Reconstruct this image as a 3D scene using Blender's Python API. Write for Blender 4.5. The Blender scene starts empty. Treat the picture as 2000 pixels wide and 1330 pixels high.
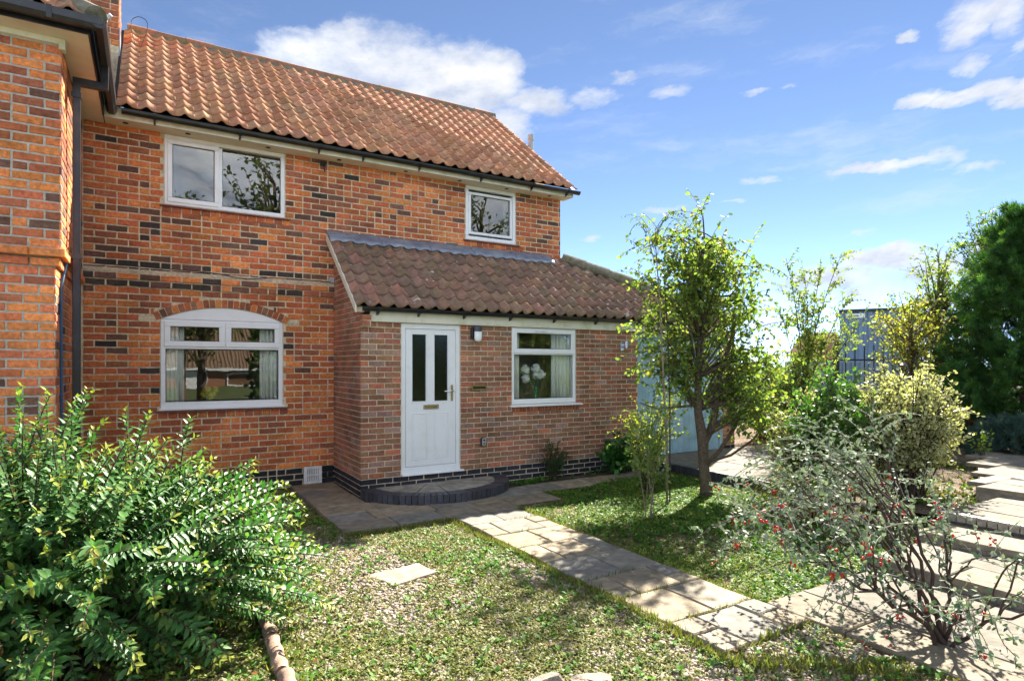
import bpy, math, random
import numpy as np
from mathutils import Vector, Matrix

R = math.radians
SC = bpy.context.scene
COL = SC.collection

# ------------------------------------------------------------------ camera
CAM = np.array([-2.4086, -7.9302, 1.7761]); YAW = 0.5387; FPX = 1190.5; HOR = 713.95
cam_d = bpy.data.cameras.new("camera"); cam = bpy.data.objects.new("camera", cam_d); COL.objects.link(cam)
cam_d.sensor_fit = 'HORIZONTAL'; cam_d.sensor_width = 36.0; cam_d.lens = 36.0 * FPX / 2000.0
cam_d.shift_y = (HOR - 665.0) / 2000.0
cam_d.clip_start = 0.05; cam_d.clip_end = 3000
cam.location = CAM; cam.rotation_euler = (R(90), 0, -YAW)
SC.camera = cam

# ------------------------------------------------------------------ node helpers
def setin(nt, node, key, val):
    sock = node.inputs[key]
    if isinstance(val, bpy.types.NodeSocket): nt.links.new(val, sock)
    elif val is not None: sock.default_value = val
def nd(nt, typ, props=None, **ins):
    n = nt.nodes.new(typ)
    for k, v in (props or {}).items(): setattr(n, k, v)
    for k, v in ins.items():
        key = int(k[1:]) if k[0] == '_' and k[1:].isdigit() else k.replace('_', ' ')
        setin(nt, n, key, v)
    return n
def mth(nt, op, a, b=None, c=None):
    n = nt.nodes.new('ShaderNodeMath'); n.operation = op
    setin(nt, n, 0, a)
    if b is not None: setin(nt, n, 1, b)
    if c is not None: setin(nt, n, 2, c)
    return n.outputs[0]
def mixc(nt, fac, a, b, mode='MIX'):
    n = nt.nodes.new('ShaderNodeMix'); n.data_type = 'RGBA'; n.blend_type = mode
    setin(nt, n, 0, fac); setin(nt, n, 6, a); setin(nt, n, 7, b)
    return n.outputs[2]
def maprange(nt, v, a, b, c, d, smooth=False):
    n = nt.nodes.new('ShaderNodeMapRange'); n.clamp = True
    if smooth: n.interpolation_type = 'SMOOTHSTEP'
    for i, x in enumerate((v, a, b, c, d)): setin(nt, n, i, x)
    return n.outputs[0]

# ------------------------------------------------------------------ world, sun, exposure
SUN_AZ, SUN_EL = R(31), R(41)                       # azimuth measured from +X towards +Y
S = Vector((math.cos(SUN_EL) * math.cos(SUN_AZ), math.cos(SUN_EL) * math.sin(SUN_AZ), math.sin(SUN_EL)))
W = bpy.data.worlds.new("World"); SC.world = W; W.use_nodes = True
wt = W.node_tree; wt.nodes.clear()
sky = nd(wt, 'ShaderNodeTexSky', dict(sky_type='NISHITA', sun_disc=False, sun_elevation=SUN_EL,
         sun_rotation=math.atan2(S.x, S.y), altitude=0.0, air_density=0.25, dust_density=0.0, ozone_density=2.2))
tc = nd(wt, 'ShaderNodeTexCoord'); sep = nd(wt, 'ShaderNodeSeparateXYZ', _0=tc.outputs['Generated'])
az = mth(wt, 'ARCTAN2', sep.outputs[0], sep.outputs[1]); el = mth(wt, 'ARCSINE', sep.outputs[2])
nv = nd(wt, 'ShaderNodeCombineXYZ', _0=mth(wt, 'MULTIPLY', az, mth(wt, 'COSINE', el)), _1=mth(wt, 'MULTIPLY', el, 1.7), _2=0.37)
n1 = nd(wt, 'ShaderNodeTexNoise', dict(noise_dimensions='3D'), Vector=nv.outputs[0], Scale=9.0, Detail=9.0, Roughness=0.62).outputs[0]
n2 = nd(wt, 'ShaderNodeTexNoise', dict(noise_dimensions='3D'), Vector=nd(wt, 'ShaderNodeVectorMath', dict(operation='ADD'), _0=nv.outputs[0], _1=(-0.012, -0.03, 0)).outputs[0], Scale=9.0, Detail=6.0, Roughness=0.6).outputs[0]
n3 = nd(wt, 'ShaderNodeTexNoise', dict(noise_dimensions='3D'), Vector=nv.outputs[0], Scale=34.0, Detail=6.0, Roughness=0.6).outputs[0]
# cloud bodies: azimuth, elevation, half width, half height (degrees), weight
CLOUDS = [(13.2,25.4,5.41,2.30,1),(19.0,26.2,6.97,2.87,1),(25.1,25.2,6.34,3.06,1),(28.9,25.3,3.71,2.29,1),(23.7,23.0,7.90,2.18,1),(30.4,21.5,3.28,1.97,1),(33.0,23.3,3.80,1.38,1),(38.8,23.6,2.35,0.95,.72),(41.2,24.9,1.57,0.50,.6),(45.9,23.5,2.57,0.51,.55),(52.8,22.5,1.31,0.30,.45),
 (55.5,22.5,0.71,0.26,.4),(67.3,23.8,1.88,1.12,1),(68.3,24.8,2.78,1.40,1),(70.2,24.3,1.69,1.53,1),(64.0,24.3,0.80,0.43,.75),(67.3,21.5,1.53,0.73,.8),(64.6,20.1,1.63,0.56,.75),(68.0,19.6,2.80,0.68,1),(70.5,18.9,1.67,0.92,1),(70.6,21.9,0.84,0.48,.8),(62.7,15.5,5.83,0.45,.8),
 (66.4,15.5,1.93,0.72,.85),(68.1,14.6,1.84,0.54,.8),(52.8,15.7,2.92,0.29,.5),(51.1,14.2,1.88,0.25,.35),(45.0,13.9,2.90,0.40,.4),(61.0,10.7,1.21,0.28,.5),(38.3,11.6,0.94,0.32,.5),(62.7,8.5,3.34,1.20,.85),(65.7,7.4,2.51,1.35,.8),(58.8,7.1,4.67,1.34,.7),(69.5,8.7,2.00,1.10,.8),
 (56.1,6.0,4.18,1.12,.6),(61.3,6.0,6.63,1.39,.65),(44.6,4.4,16.41,1.85,.45),(68.0,4.4,5.65,1.52,.5),
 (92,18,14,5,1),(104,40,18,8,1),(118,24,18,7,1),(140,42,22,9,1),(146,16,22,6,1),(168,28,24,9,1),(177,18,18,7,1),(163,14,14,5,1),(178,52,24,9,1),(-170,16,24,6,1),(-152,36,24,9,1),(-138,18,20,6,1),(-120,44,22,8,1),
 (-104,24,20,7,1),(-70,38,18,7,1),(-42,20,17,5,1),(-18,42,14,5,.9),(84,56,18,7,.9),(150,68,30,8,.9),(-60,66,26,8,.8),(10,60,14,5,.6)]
ae = nd(wt, 'ShaderNodeCombineXYZ', _0=az, _1=el, _2=0.0).outputs[0]
wob = nd(wt, 'ShaderNodeTexNoise', dict(noise_dimensions='3D'), Vector=nv.outputs[0], Scale=22.0, Detail=5.0, Roughness=0.6).outputs['Color']
ae = nd(wt, 'ShaderNodeVectorMath', dict(operation='MULTIPLY_ADD'), _0=wob, _1=(0.075, 0.032, 0.0), _2=nd(wt, 'ShaderNodeVectorMath', dict(operation='ADD'), _0=ae, _1=(-0.0375, -0.016, 0.0)).outputs[0]).outputs[0]
body = None
for a0, e0, wa, we, k in CLOUDS:
    v = nd(wt, 'ShaderNodeVectorMath', dict(operation='MULTIPLY_ADD'), _0=ae, _1=(1 / R(wa), 1 / R(we), 0), _2=(-a0 / wa, -e0 / we, 0)).outputs[0]
    q = nd(wt, 'ShaderNodeVectorMath', dict(operation='DOT_PRODUCT'), _0=v, _1=v).outputs['Value']
    m = mth(wt, 'MULTIPLY_ADD', q, -k, 1.35 * k)
    body = m if body is None else mth(wt, 'MAXIMUM', body, m)
body = mth(wt, 'MAXIMUM', body, 0.0)
soft = mth(wt, 'ADD', mth(wt, 'MULTIPLY', mth(wt, 'SUBTRACT', n1, 0.5), 3.4), mth(wt, 'MULTIPLY', mth(wt, 'SUBTRACT', n3, 0.5), 0.9))
dens = mth(wt, 'MULTIPLY', mth(wt, 'ADD', body, mth(wt, 'SUBTRACT', soft, 0.02)), maprange(wt, body, 0.0, 0.35, 0.0, 1.0))
mask = maprange(wt, dens, 0.0, 1.4, 0.0, 0.95, True)
relief = mth(wt, 'ADD', 0.5, mth(wt, 'MULTIPLY', mth(wt, 'SUBTRACT', n2, n1), 3.0))
relief = mth(wt, 'MINIMUM', mth(wt, 'MAXIMUM', relief, 0.0), 1.0)
ccol = mixc(wt, relief, (1.25, 1.4, 1.72, 1), (2.25, 2.24, 2.22, 1))
# clouds whiten away from the sun; boosted out of view to fill the facade
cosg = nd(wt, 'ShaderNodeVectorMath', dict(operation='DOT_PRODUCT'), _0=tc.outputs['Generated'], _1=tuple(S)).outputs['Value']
fillf = maprange(wt, cosg, -0.3, 0.8, 3.3, 1.0)
ccol = mixc(wt, 1.0, ccol, nd(wt, 'ShaderNodeCombineXYZ', _0=fillf, _1=fillf, _2=fillf).outputs[0], 'MULTIPLY')
# thin high streaks everywhere, then the cumulus bodies
cir = nd(wt, 'ShaderNodeTexNoise', dict(noise_dimensions='3D'), Vector=nd(wt, 'ShaderNodeVectorMath', dict(operation='MULTIPLY'), _0=ae, _1=(1.0, 4.5, 1.0)).outputs[0], Scale=3.2, Detail=7.0, Roughness=0.62).outputs[0]
hazy = mixc(wt, 1.0, sky.outputs[0], (0.93, 0.87, 0.78, 1), 'MULTIPLY')
hazy = mixc(wt, maprange(wt, cir, 0.50, 0.78, 0.0, 0.34, True), hazy, (2.0, 2.05, 2.1, 1))
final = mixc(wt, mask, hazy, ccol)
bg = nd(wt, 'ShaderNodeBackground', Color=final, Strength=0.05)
wo = nd(wt, 'ShaderNodeOutputWorld', Surface=bg.outputs[0])

sun_d = bpy.data.lights.new("sun", 'SUN'); sun_d.energy = 2.0; sun_d.angle = R(0.8); sun_d.color = (1.0, 0.93, 0.82)
sun = bpy.data.objects.new("sun", sun_d); COL.objects.link(sun)
sun.rotation_euler = S.to_track_quat('Z', 'Y').to_euler(); sun.location = (20, 12, 20)
SC.view_settings.view_transform = 'Standard'; SC.view_settings.look = 'None'
SC.view_settings.exposure = 3.35; SC.view_settings.gamma = 1.0; SC.view_settings.use_curve_mapping = False
W.cycles.sampling_method = 'NONE'
SC.render.engine = 'CYCLES'; SC.cycles.max_bounces = 8; SC.cycles.transparent_max_bounces = 12

# ------------------------------------------------------------------ object helpers
def project(p):                                      # picture position of a point; only used to rank pieces by size
    x, y = p[0] - CAM[0], p[1] - CAM[1]; c, s = math.cos(YAW), math.sin(YAW)
    d = x * s + y * c
    if d < 0.2: return None
    return 1000 + FPX * (x * c - y * s) / d, HOR - FPX * (p[2] - CAM[2]) / d, d
def in_frame(p, m=40):
    q = project(p)
    return q is not None and -m < q[0] < 2000 + m and -m < q[1] < 1330 + m
def tag(o, label, cat, group=None):
    o['label'] = label; o['category'] = cat
    if group: o['group'] = group
    return o
def worldpos(o):
    v = Vector(o.location)
    while o.parent: o = o.parent; v += Vector(o.location)
    return v
def thing(name, loc, label, cat, group=None):
    o = bpy.data.objects.new(name, None); COL.objects.link(o); o.location = loc
    o.empty_display_size = 0.1
    return tag(o, label, cat, group)
def link(name, me, parent=None, kind=None):
    o = bpy.data.objects.new(name, me); COL.objects.link(o)
    if parent is not None: o.parent = parent
    if kind: o['kind'] = kind
    return o
def mesh_np(name, V, F, mat, cols=None, smooth=False, parent=None, kind=None, origin=None):
    """one mesh object from world-space numpy verts and a list of faces or an (n,3)/(n,4) array"""
    V = np.asarray(V, float)
    o0 = worldpos(parent) if parent is not None else (Vector(origin) if origin is not None else Vector((0, 0, 0)))
    V = V - np.array(o0)
    me = bpy.data.meshes.new(name)
    if isinstance(F, np.ndarray):
        k = F.shape[1]; n = len(F)
        me.vertices.add(len(V)); me.vertices.foreach_set('co', V.astype(np.float32).ravel())
        me.loops.add(n * k); me.loops.foreach_set('vertex_index', F.astype(np.int32).ravel())
        me.polygons.add(n); me.polygons.foreach_set('loop_start', np.arange(0, n * k, k, dtype=np.int32))
        me.polygons.foreach_set('loop_total', np.full(n, k, dtype=np.int32))
        me.update(calc_edges=True)
    else:
        me.from_pydata(V.tolist(), [], F); me.update()
    if cols is not None:                              # per-vertex colours
        at = me.color_attributes.new('Col', 'FLOAT_COLOR', 'POINT')
        c = np.ones((len(V), 4), np.float32); c[:, :3] = cols
        at.data.foreach_set('color', c.ravel())
    if smooth: me.polygons.foreach_set('use_smooth', np.ones(len(me.polygons), bool))
    if mat is not None: me.materials.append(mat)
    o = link(name, me, parent, kind)
    if parent is None: o.location = o0
    return o
class MB:
    def __init__(s): s.v = []; s.f = []
    def add(s, V, F):
        b = len(s.v); s.v += [tuple(p) for p in V]; s.f += [tuple(i + b for i in q) for q in F]; return s
    def box(s, x0, x1, y0, y1, z0, z1):
        return s.add([(x0,y0,z0),(x1,y0,z0),(x1,y1,z0),(x0,y1,z0),(x0,y0,z1),(x1,y0,z1),(x1,y1,z1),(x0,y1,z1)],
                     [(0,3,2,1),(4,5,6,7),(0,1,5,4),(1,2,6,5),(2,3,7,6),(3,0,4,7)])
    def prism(s, poly, axis, a, b):
        """extrude a 2D polygon along axis ('x': poly=(y,z), 'y': poly=(x,z), 'z': poly=(x,y))"""
        def P(p, t): return (t, p[0], p[1]) if axis == 'x' else ((p[0], t, p[1]) if axis == 'y' else (p[0], p[1], t))
        n = len(poly)
        return s.add([P(p, a) for p in poly] + [P(p, b) for p in poly],
                     [tuple(range(n))[::-1], tuple(range(n, 2 * n))] + [(i, (i + 1) % n, n + (i + 1) % n, n + i) for i in range(n)])
    def tube(s, pts, rad, n=8, cap=True):
        V, F = tube_np(pts, rad, n, cap); return s.add(V, F)
    def build(s, name, mat, parent=None, smooth=False, kind=None, bevel=0, origin=None):
        o = mesh_np(name, s.v, s.f, mat, None, smooth, parent, kind, origin)
        me = o.data
        import bmesh
        bm = bmesh.new(); bm.from_mesh(me); bmesh.ops.recalc_face_normals(bm, faces=bm.faces); bm.to_mesh(me); bm.free()
        if smooth: me.polygons.foreach_set('use_smooth', np.ones(len(me.polygons), bool))
        if bevel:
            m = o.modifiers.new('bevel', 'BEVEL'); m.width = bevel; m.segments = 2; m.limit_method = 'ANGLE'; m.angle_limit = R(40)
        return o
def tube_np(pts, rad, n=8, cap=True):
    P = np.asarray(pts, float); m = len(P)
    r = np.full(m, rad) if np.isscalar(rad) else np.asarray(rad, float)
    T = np.gradient(P, axis=0); T /= np.linalg.norm(T, axis=1)[:, None] + 1e-12
    ref = np.array([0, 0, 1.0]) if abs(T[0][2]) < 0.9 else np.array([1.0, 0, 0])
    V = []; a = np.linspace(0, 2 * math.pi, n, endpoint=False)
    A = np.cross(T[0], ref); A /= np.linalg.norm(A)
    for i in range(m):
        A = A - T[i] * A.dot(T[i]); A /= np.linalg.norm(A) + 1e-12
        B = np.cross(T[i], A)
        V.append(P[i] + r[i] * (np.cos(a)[:, None] * A + np.sin(a)[:, None] * B))
    V = np.concatenate(V); F = []
    for i in range(m - 1):
        for j in range(n):
            F.append((i * n + j, i * n + (j + 1) % n, (i + 1) * n + (j + 1) % n, (i + 1) * n + j))
    if cap: F += [tuple(range(n))[::-1], tuple(range((m - 1) * n, m * n))]
    return V, F
def tubes_mesh(list_pts_rad, n=5):
    """many tubes in one quad mesh"""
    Vs = []; Fs = []; b = 0
    for pts, rad in list_pts_rad:
        V, F = tube_np(pts, rad, n, False); Vs.append(V); Fs.append(np.array(F) + b); b += len(V)
    return np.concatenate(Vs), np.concatenate(Fs)

# ------------------------------------------------------------------ materials
def new_mat(name):
    m = bpy.data.materials.new(name); m.use_nodes = True; nt = m.node_tree; nt.nodes.clear()
    out = nd(nt, 'ShaderNodeOutputMaterial'); p = nd(nt, 'ShaderNodeBsdfPrincipled'); nt.links.new(p.outputs[0], out.inputs[0])
    return m, nt, p, out
def noise(nt, scale, detail=4.0, rough=0.55, vec=None):
    if vec is None: vec = nd(nt, 'ShaderNodeNewGeometry').outputs['Position']
    return nd(nt, 'ShaderNodeTexNoise', Vector=vec, Scale=scale, Detail=detail, Roughness=rough).outputs[0]
def surf(name, color, rough=0.8, spec=0.35, metal=0.0, var=0.25, scale=8.0, bump=0.0, bscale=60.0, src=None, dirt=None, dscale=3.0, damt=0.0, coat=0.0, bdist=0.01, spot=None):
    """general procedural surface; src 'obj' takes Object Color, 'attr' takes the vertex colours"""
    m, nt, p, out = new_mat(name)
    if src == 'obj': base = nd(nt, 'ShaderNodeObjectInfo').outputs['Color']
    elif src == 'attr': base = nd(nt, 'ShaderNodeAttribute', dict(attribute_name='Col')).outputs['Color']
    else: base = (*color, 1)
    n = noise(nt, scale, 5.0, 0.6)
    k = maprange(nt, n, 0.3, 0.7, 1 - var, 1 + var)
    kk = nd(nt, 'ShaderNodeCombineXYZ', _0=k, _1=k, _2=k).outputs[0]
    c = mixc(nt, 1.0, base, kk, 'MULTIPLY')
    if dirt is not None:
        f = maprange(nt, noise(nt, dscale, 6.0, 0.65), 0.45, 0.7, 0.0, damt, True)
        c = mixc(nt, f, c, (*dirt, 1))
    if spot is not None:
        c = mixc(nt, maprange(nt, noise(nt, spot[1], 3.0, 0.55), spot[2], spot[2] + 0.035, 0.0, spot[3], True), c, (*spot[0], 1))
    setin(nt, p, 'Base Color', c); setin(nt, p, 'Roughness', rough); setin(nt, p, 'Metallic', metal)
    setin(nt, p, 'Specular IOR Level', spec); setin(nt, p, 'Coat Weight', coat)
    if bump:
        b = nd(nt, 'ShaderNodeBump', Strength=bump, Distance=bdist, Height=noise(nt, bscale, 5.0, 0.65))
        nt.links.new(b.outputs[0], p.inputs['Normal'])
    return m
def brick_mat(name, src):
    m, nt, p, out = new_mat(name)
    base = nd(nt, 'ShaderNodeObjectInfo').outputs['Color'] if src == 'obj' else nd(nt, 'ShaderNodeAttribute', dict(attribute_name='Col')).outputs['Color']
    k = maprange(nt, noise(nt, 28.0, 5.0, 0.65), 0.28, 0.72, 0.62, 1.38)
    c = mixc(nt, 1.0, base, nd(nt, 'ShaderNodeCombineXYZ', _0=k, _1=k, _2=k).outputs[0], 'MULTIPLY')
    k2 = maprange(nt, noise(nt, 1.4, 5.0, 0.6), 0.3, 0.68, 0.56, 1.24)
    c = mixc(nt, 1.0, c, nd(nt, 'ShaderNodeCombineXYZ', _0=k2, _1=k2, _2=k2).outputs[0], 'MULTIPLY')
    soot = maprange(nt, noise(nt, 11.0, 6.0, 0.7), 0.55, 0.75, 0.0, 0.42, True)
    c = mixc(nt, soot, c, (0.055, 0.04, 0.035, 1))
    lime = maprange(nt, noise(nt, 19.0, 7.0, 0.72), 0.62, 0.76, 0.0, 0.35, True)
    c = mixc(nt, lime, c, (0.46, 0.36, 0.28, 1))
    setin(nt, p, 'Base Color', c); setin(nt, p, 'Roughness', 0.86); setin(nt, p, 'Specular IOR Level', 0.25)
    b = nd(nt, 'ShaderNodeBump', Strength=0.7, Distance=0.006, Height=noise(nt, 75.0, 6.0, 0.7))
    nt.links.new(b.outputs[0], p.inputs['Normal'])
    return m
def leaf_mat(name, trans=0.35, rough=0.45, spec=0.4, under=None, tint=(1.15, 1.2, 0.55), var=0.25):
    m, nt, p, out = new_mat(name)
    base = nd(nt, 'ShaderNodeAttribute', dict(attribute_name='Col')).outputs['Color']
    if under == 'obj': base = nd(nt, 'ShaderNodeObjectInfo').outputs['Color']; under = None
    k = maprange(nt, noise(nt, 40.0, 3.0), 0.3, 0.7, 1 - var, 1 + var)
    c = mixc(nt, 1.0, base, nd(nt, 'ShaderNodeCombineXYZ', _0=k, _1=k, _2=k).outputs[0], 'MULTIPLY')
    tcol = mixc(nt, 1.0, c, (*tint, 1), 'MULTIPLY')
    if under is not None:
        c = mixc(nt, nd(nt, 'ShaderNodeNewGeometry').outputs['Backfacing'], c, (*under, 1))
    setin(nt, p, 'Base Color', c); setin(nt, p, 'Roughness', rough); setin(nt, p, 'Specular IOR Level', spec)
    t = nd(nt, 'ShaderNodeBsdfTranslucent', Color=tcol)
    mx = nd(nt, 'ShaderNodeMixShader', _0=trans, _1=p.outputs[0], _2=t.outputs[0])
    nt.links.new(mx.outputs[0], out.inputs[0])
    return m
def glass_mat(name, tint=(0.93, 0.95, 0.94), ior=0.075, rough=0.0, fog=0.0):
    m, nt, p, out = new_mat(name)
    t = nd(nt, 'ShaderNodeBsdfTransparent', Color=(*tint, 1))
    g = nd(nt, 'ShaderNodeBsdfAnisotropic', dict(distribution='GGX'), Color=(1, 1, 1, 1), Roughness=rough)
    n = noise(nt, 1.7, 2.0); b = nd(nt, 'ShaderNodeBump', Strength=0.05, Distance=0.02, Height=n); nt.links.new(b.outputs[0], g.inputs['Normal'])
    face = nd(nt, 'ShaderNodeLayerWeight', Blend=0.5).outputs['Facing']
    fr = mth(nt, 'MULTIPLY_ADD', mth(nt, 'POWER', face, 5.0), 1.0 - ior, ior)     # Schlick reflectance, the same from both sides
    base = t.outputs[0]
    if fog:
        base = nd(nt, 'ShaderNodeMixShader', _0=fog, _1=t.outputs[0], _2=nd(nt, 'ShaderNodeBsdfRefraction', Color=(*tint, 1), IOR=1.05, Roughness=0.35).outputs[0]).outputs[0]
    mx = nd(nt, 'ShaderNodeMixShader', _0=fr, _1=base, _2=g.outputs[0])
    nt.links.new(mx.outputs[0], out.inputs[0])
    return m
M = {}
M['brick_obj'] = brick_mat('brick_single', 'obj'); M['brick_attr'] = brick_mat('brick_mass', 'attr')
M['mortar_house'] = surf('mortar_house', (0.66, 0.54, 0.37), 0.95, 0.2, var=0.3, scale=25, bump=0.6, bscale=90, dirt=(0.16, 0.12, 0.09), dscale=2.2, damt=0.4)
M['mortar_wing'] = surf('mortar_wing', (0.45, 0.43, 0.37), 0.95, 0.2, var=0.25, scale=25, bump=0.6, bscale=90)
M['mortar_porch'] = surf('mortar_porch', (0.60, 0.49, 0.36), 0.95, 0.2, var=0.2, scale=25, bump=0.4, bscale=90)
M['tile_obj'] = surf('roof_tile_single', (1, 1, 1), 0.95, 0.1, var=0.2, scale=14, bump=0.5, bscale=70, src='obj', dirt=(0.24, 0.17, 0.11), dscale=2.0, damt=0.4, spot=((0.5, 0.45, 0.36), 9.0, 0.69, 0.6))
M['tile_attr'] = surf('roof_tile_mass', (1, 1, 1), 0.95, 0.1, var=0.2, scale=14, bump=0.5, bscale=70, src='attr', dirt=(0.24, 0.17, 0.11), dscale=2.0, damt=0.4, spot=((0.5, 0.45, 0.36), 9.0, 0.69, 0.6))
M['ptile'] = surf('concrete_tile', (1, 1, 1), 0.9, 0.2, var=0.3, scale=10, bump=0.5, bscale=80, src='obj', dirt=(0.19, 0.15, 0.09), dscale=3.0, damt=0.45, spot=((0.62, 0.6, 0.55), 6.5, 0.675, 0.85))
M['ridge'] = surf('ridge_tile', (0.34, 0.16, 0.10), 0.85, 0.3, var=0.3, scale=9, bump=0.5, dirt=(0.22, 0.19, 0.06), dscale=4.0, damt=0.6)
M['moss_mortar'] = surf('mossy_mortar', (0.22, 0.2, 0.15), 0.95, 0.2, var=0.35, scale=12, bump=0.8, bscale=40, dirt=(0.13, 0.13, 0.03), dscale=5.0, damt=0.8)
M['upvc'] = surf('white_upvc', (0.86, 0.87, 0.885), 0.32, 0.5, var=0.03, scale=3, dirt=(0.60, 0.57, 0.50), dscale=6, damt=0.22)
M['cream'] = surf('algae_cream_paint', (0.74, 0.71, 0.58), 0.5, 0.45, var=0.06, scale=3, dirt=(0.42, 0.40, 0.16), dscale=4.5, damt=0.5)
M['soffit'] = surf('soffit_board', (0.70, 0.64, 0.52), 0.55, 0.4, var=0.1, scale=2.5, dirt=(0.4, 0.3, 0.17), dscale=2.5, damt=0.4)
M['black'] = surf('black_plastic', (0.012, 0.013, 0.016), 0.28, 0.5, var=0.2, scale=8, dirt=(0.06, 0.06, 0.06), dscale=5, damt=0.4)
M['lead'] = surf('lead_sheet', (0.23, 0.26, 0.32), 0.42, 0.5, metal=0.35, var=0.25, scale=5, bump=0.3, bscale=12, dirt=(0.5, 0.52, 0.55), dscale=3, damt=0.4, bdist=0.02)
M['glass'] = glass_mat('window_glass'); M['door_glass'] = glass_mat('obscure_glass', (0.42, 0.46, 0.38), 0.06, 0.16)
M['gasket'] = surf('black_gasket', (0.02, 0.02, 0.02), 0.6)
M['brass'] = surf('aged_brass', (0.42, 0.33, 0.12), 0.3, 0.5, metal=0.9, var=0.3, scale=30)
M['chrome'] = surf('steel', (0.62, 0.62, 0.64), 0.25, 0.5, metal=0.95, var=0.1, scale=20)
M['sill_tile'] = surf('red_sill_tile', (0.20, 0.065, 0.05), 0.6, 0.4, var=0.3, scale=20, bump=0.3)
M['blue_paint'] = surf('pale_blue_paint', (0.30, 0.48, 0.57), 0.5, 0.4, var=0.12, scale=4, dirt=(0.2, 0.3, 0.36), dscale=5, damt=0.4)
M['slab_obj'] = surf('sandstone_slab', (1, 1, 1), 0.85, 0.25, var=0.3, scale=9, bump=0.7, bscale=28, src='obj', dirt=(0.13, 0.125, 0.10), dscale=5.5, damt=0.6, spot=((0.5, 0.48, 0.42), 16.0, 0.70, 0.6))
M['bluebrick'] = surf('blue_engineering_brick', (1, 1, 1), 0.5, 0.45, var=0.3, scale=18, bump=0.4, bscale=60, src='obj')
M['soil'] = surf('garden_soil', (0.20, 0.15, 0.105), 0.95, 0.15, var=0.5, scale=9, bump=1.0, bscale=45, dirt=(0.12, 0.11, 0.05), dscale=2.2, damt=0.5, bdist=0.03)
M['bounce'] = surf('pale_bounce_ground', (0.50, 0.46, 0.40), 0.9, 0.2, var=0.3, scale=30, bump=0.8, bscale=60)  # pale surface of the added sheet that throws sunlight back at the house
M['grout'] = surf('dark_joint', (0.07, 0.06, 0.04), 0.95, 0.15, var=0.4, scale=20, bump=0.6)
M['pebble'] = surf('gravel_pebble', (1, 1, 1), 0.75, 0.35, var=0.15, scale=60, src='attr')
M['bark'] = surf('bark', (0.13, 0.095, 0.07), 0.92, 0.2, var=0.45, scale=30, bump=1.0, bscale=55, dirt=(0.16, 0.13, 0.10), dscale=14, damt=0.5, bdist=0.02)
M['bark_pale'] = surf('bark_pale', (0.24, 0.19, 0.13), 0.85, 0.25, var=0.35, scale=30, bump=0.6)
M['twig'] = surf('twig', (0.07, 0.045, 0.035), 0.8, 0.25, var=0.35, scale=30)
M['stem_grey'] = surf('stem_grey', (0.30, 0.29, 0.25), 0.8, 0.25, var=0.3, scale=30)
M['leaf'] = leaf_mat('leaf_plain', 0.4); M['leaf_thin'] = leaf_mat('leaf_thin', 0.55, 0.5, 0.3)
M['leaf_gloss'] = leaf_mat('leaf_gloss', 0.32, 0.45, 0.35, tint=(0.9, 1.2, 0.45)); M['leaf_gloss_obj'] = leaf_mat('leaf_gloss_single', 0.32, 0.45, 0.35, under='obj', tint=(0.9, 1.2, 0.45))
M['leaf_silver'] = leaf_mat('leaf_silver', 0.22, 0.6, 0.25, under=(0.36, 0.40, 0.33), tint=(1.0, 1.1, 0.6))
M['weed'] = leaf_mat('weed_leaf', 0.35, 0.55, 0.3)
M['needle'] = leaf_mat('conifer_spray', 0.25, 0.6, 0.25)
M['berry'] = surf('red_berry', (0.55, 0.012, 0.01), 0.25, 0.5, var=0.2, scale=40)
M['dark_metal'] = surf('black_iron', (0.015, 0.015, 0.016), 0.45, 0.5, var=0.2)
M['cabin'] = surf('blue_grey_steel', (0.16, 0.23, 0.33), 0.5, 0.4, var=0.08, scale=2, dirt=(0.1, 0.14, 0.2), dscale=1.5, damt=0.3)
M['white_paint'] = surf('white_paint', (0.8, 0.8, 0.8), 0.5)
M['grey_plastic'] = surf('grey_plastic', (0.42, 0.42, 0.43), 0.5, var=0.1)
M['room'] = surf('room_plaster', (0.33, 0.30, 0.24), 0.9, 0.2, var=0.05)
M['curtain'] = surf('pale_curtain', (0.85, 0.85, 0.80), 0.9, 0.1, var=0.08, scale=6)
M['dark_wood'] = surf('dark_wood', (0.05, 0.03, 0.02), 0.5, 0.4, var=0.4, scale=14)
M['terracotta'] = surf('rope_terracotta', (0.36, 0.23, 0.17), 0.85, 0.25, var=0.3, scale=14, bump=0.5, dirt=(0.2, 0.17, 0.13), dscale=8, damt=0.5)
M['rock'] = surf('pale_rock', (0.33, 0.285, 0.22), 0.9, 0.2, var=0.3, scale=7, bump=1.0, bscale=20, dirt=(0.2, 0.17, 0.14), dscale=6, damt=0.5, bdist=0.03)
M['grass_far'] = surf('rough_grass', (0.075, 0.10, 0.03), 0.95, 0.15, var=0.4, scale=1.2, bump=0.8, bscale=25, dirt=(0.12, 0.10, 0.06), dscale=0.6, damt=0.5)
M['flower_white'] = surf('white_petal', (0.85, 0.85, 0.8), 0.7, 0.2, var=0.08, scale=50)
M['flower_yellow'] = surf('yellow_petal', (0.8, 0.62, 0.03), 0.7, 0.2, var=0.1, scale=50)
M['green_glass'] = surf('green_vase', (0.01, 0.22, 0.10), 0.15, 0.5, var=0.1)
M['clear_vase'] = surf('pale_vase', (0.6, 0.63, 0.6), 0.1, 0.5, var=0.05)
M['far_brick'] = surf('distant_brick', (0.34, 0.17, 0.10), 0.9, 0.2, var=0.3, scale=12)
M['bungalow_roof'] = surf('bungalow_roof', (0.20, 0.13, 0.085), 0.9, 0.2, var=0.3, scale=6)
M['far_roof'] = surf('distant_roof', (0.36, 0.19, 0.10), 0.85, 0.25, var=0.3, scale=6)

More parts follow.
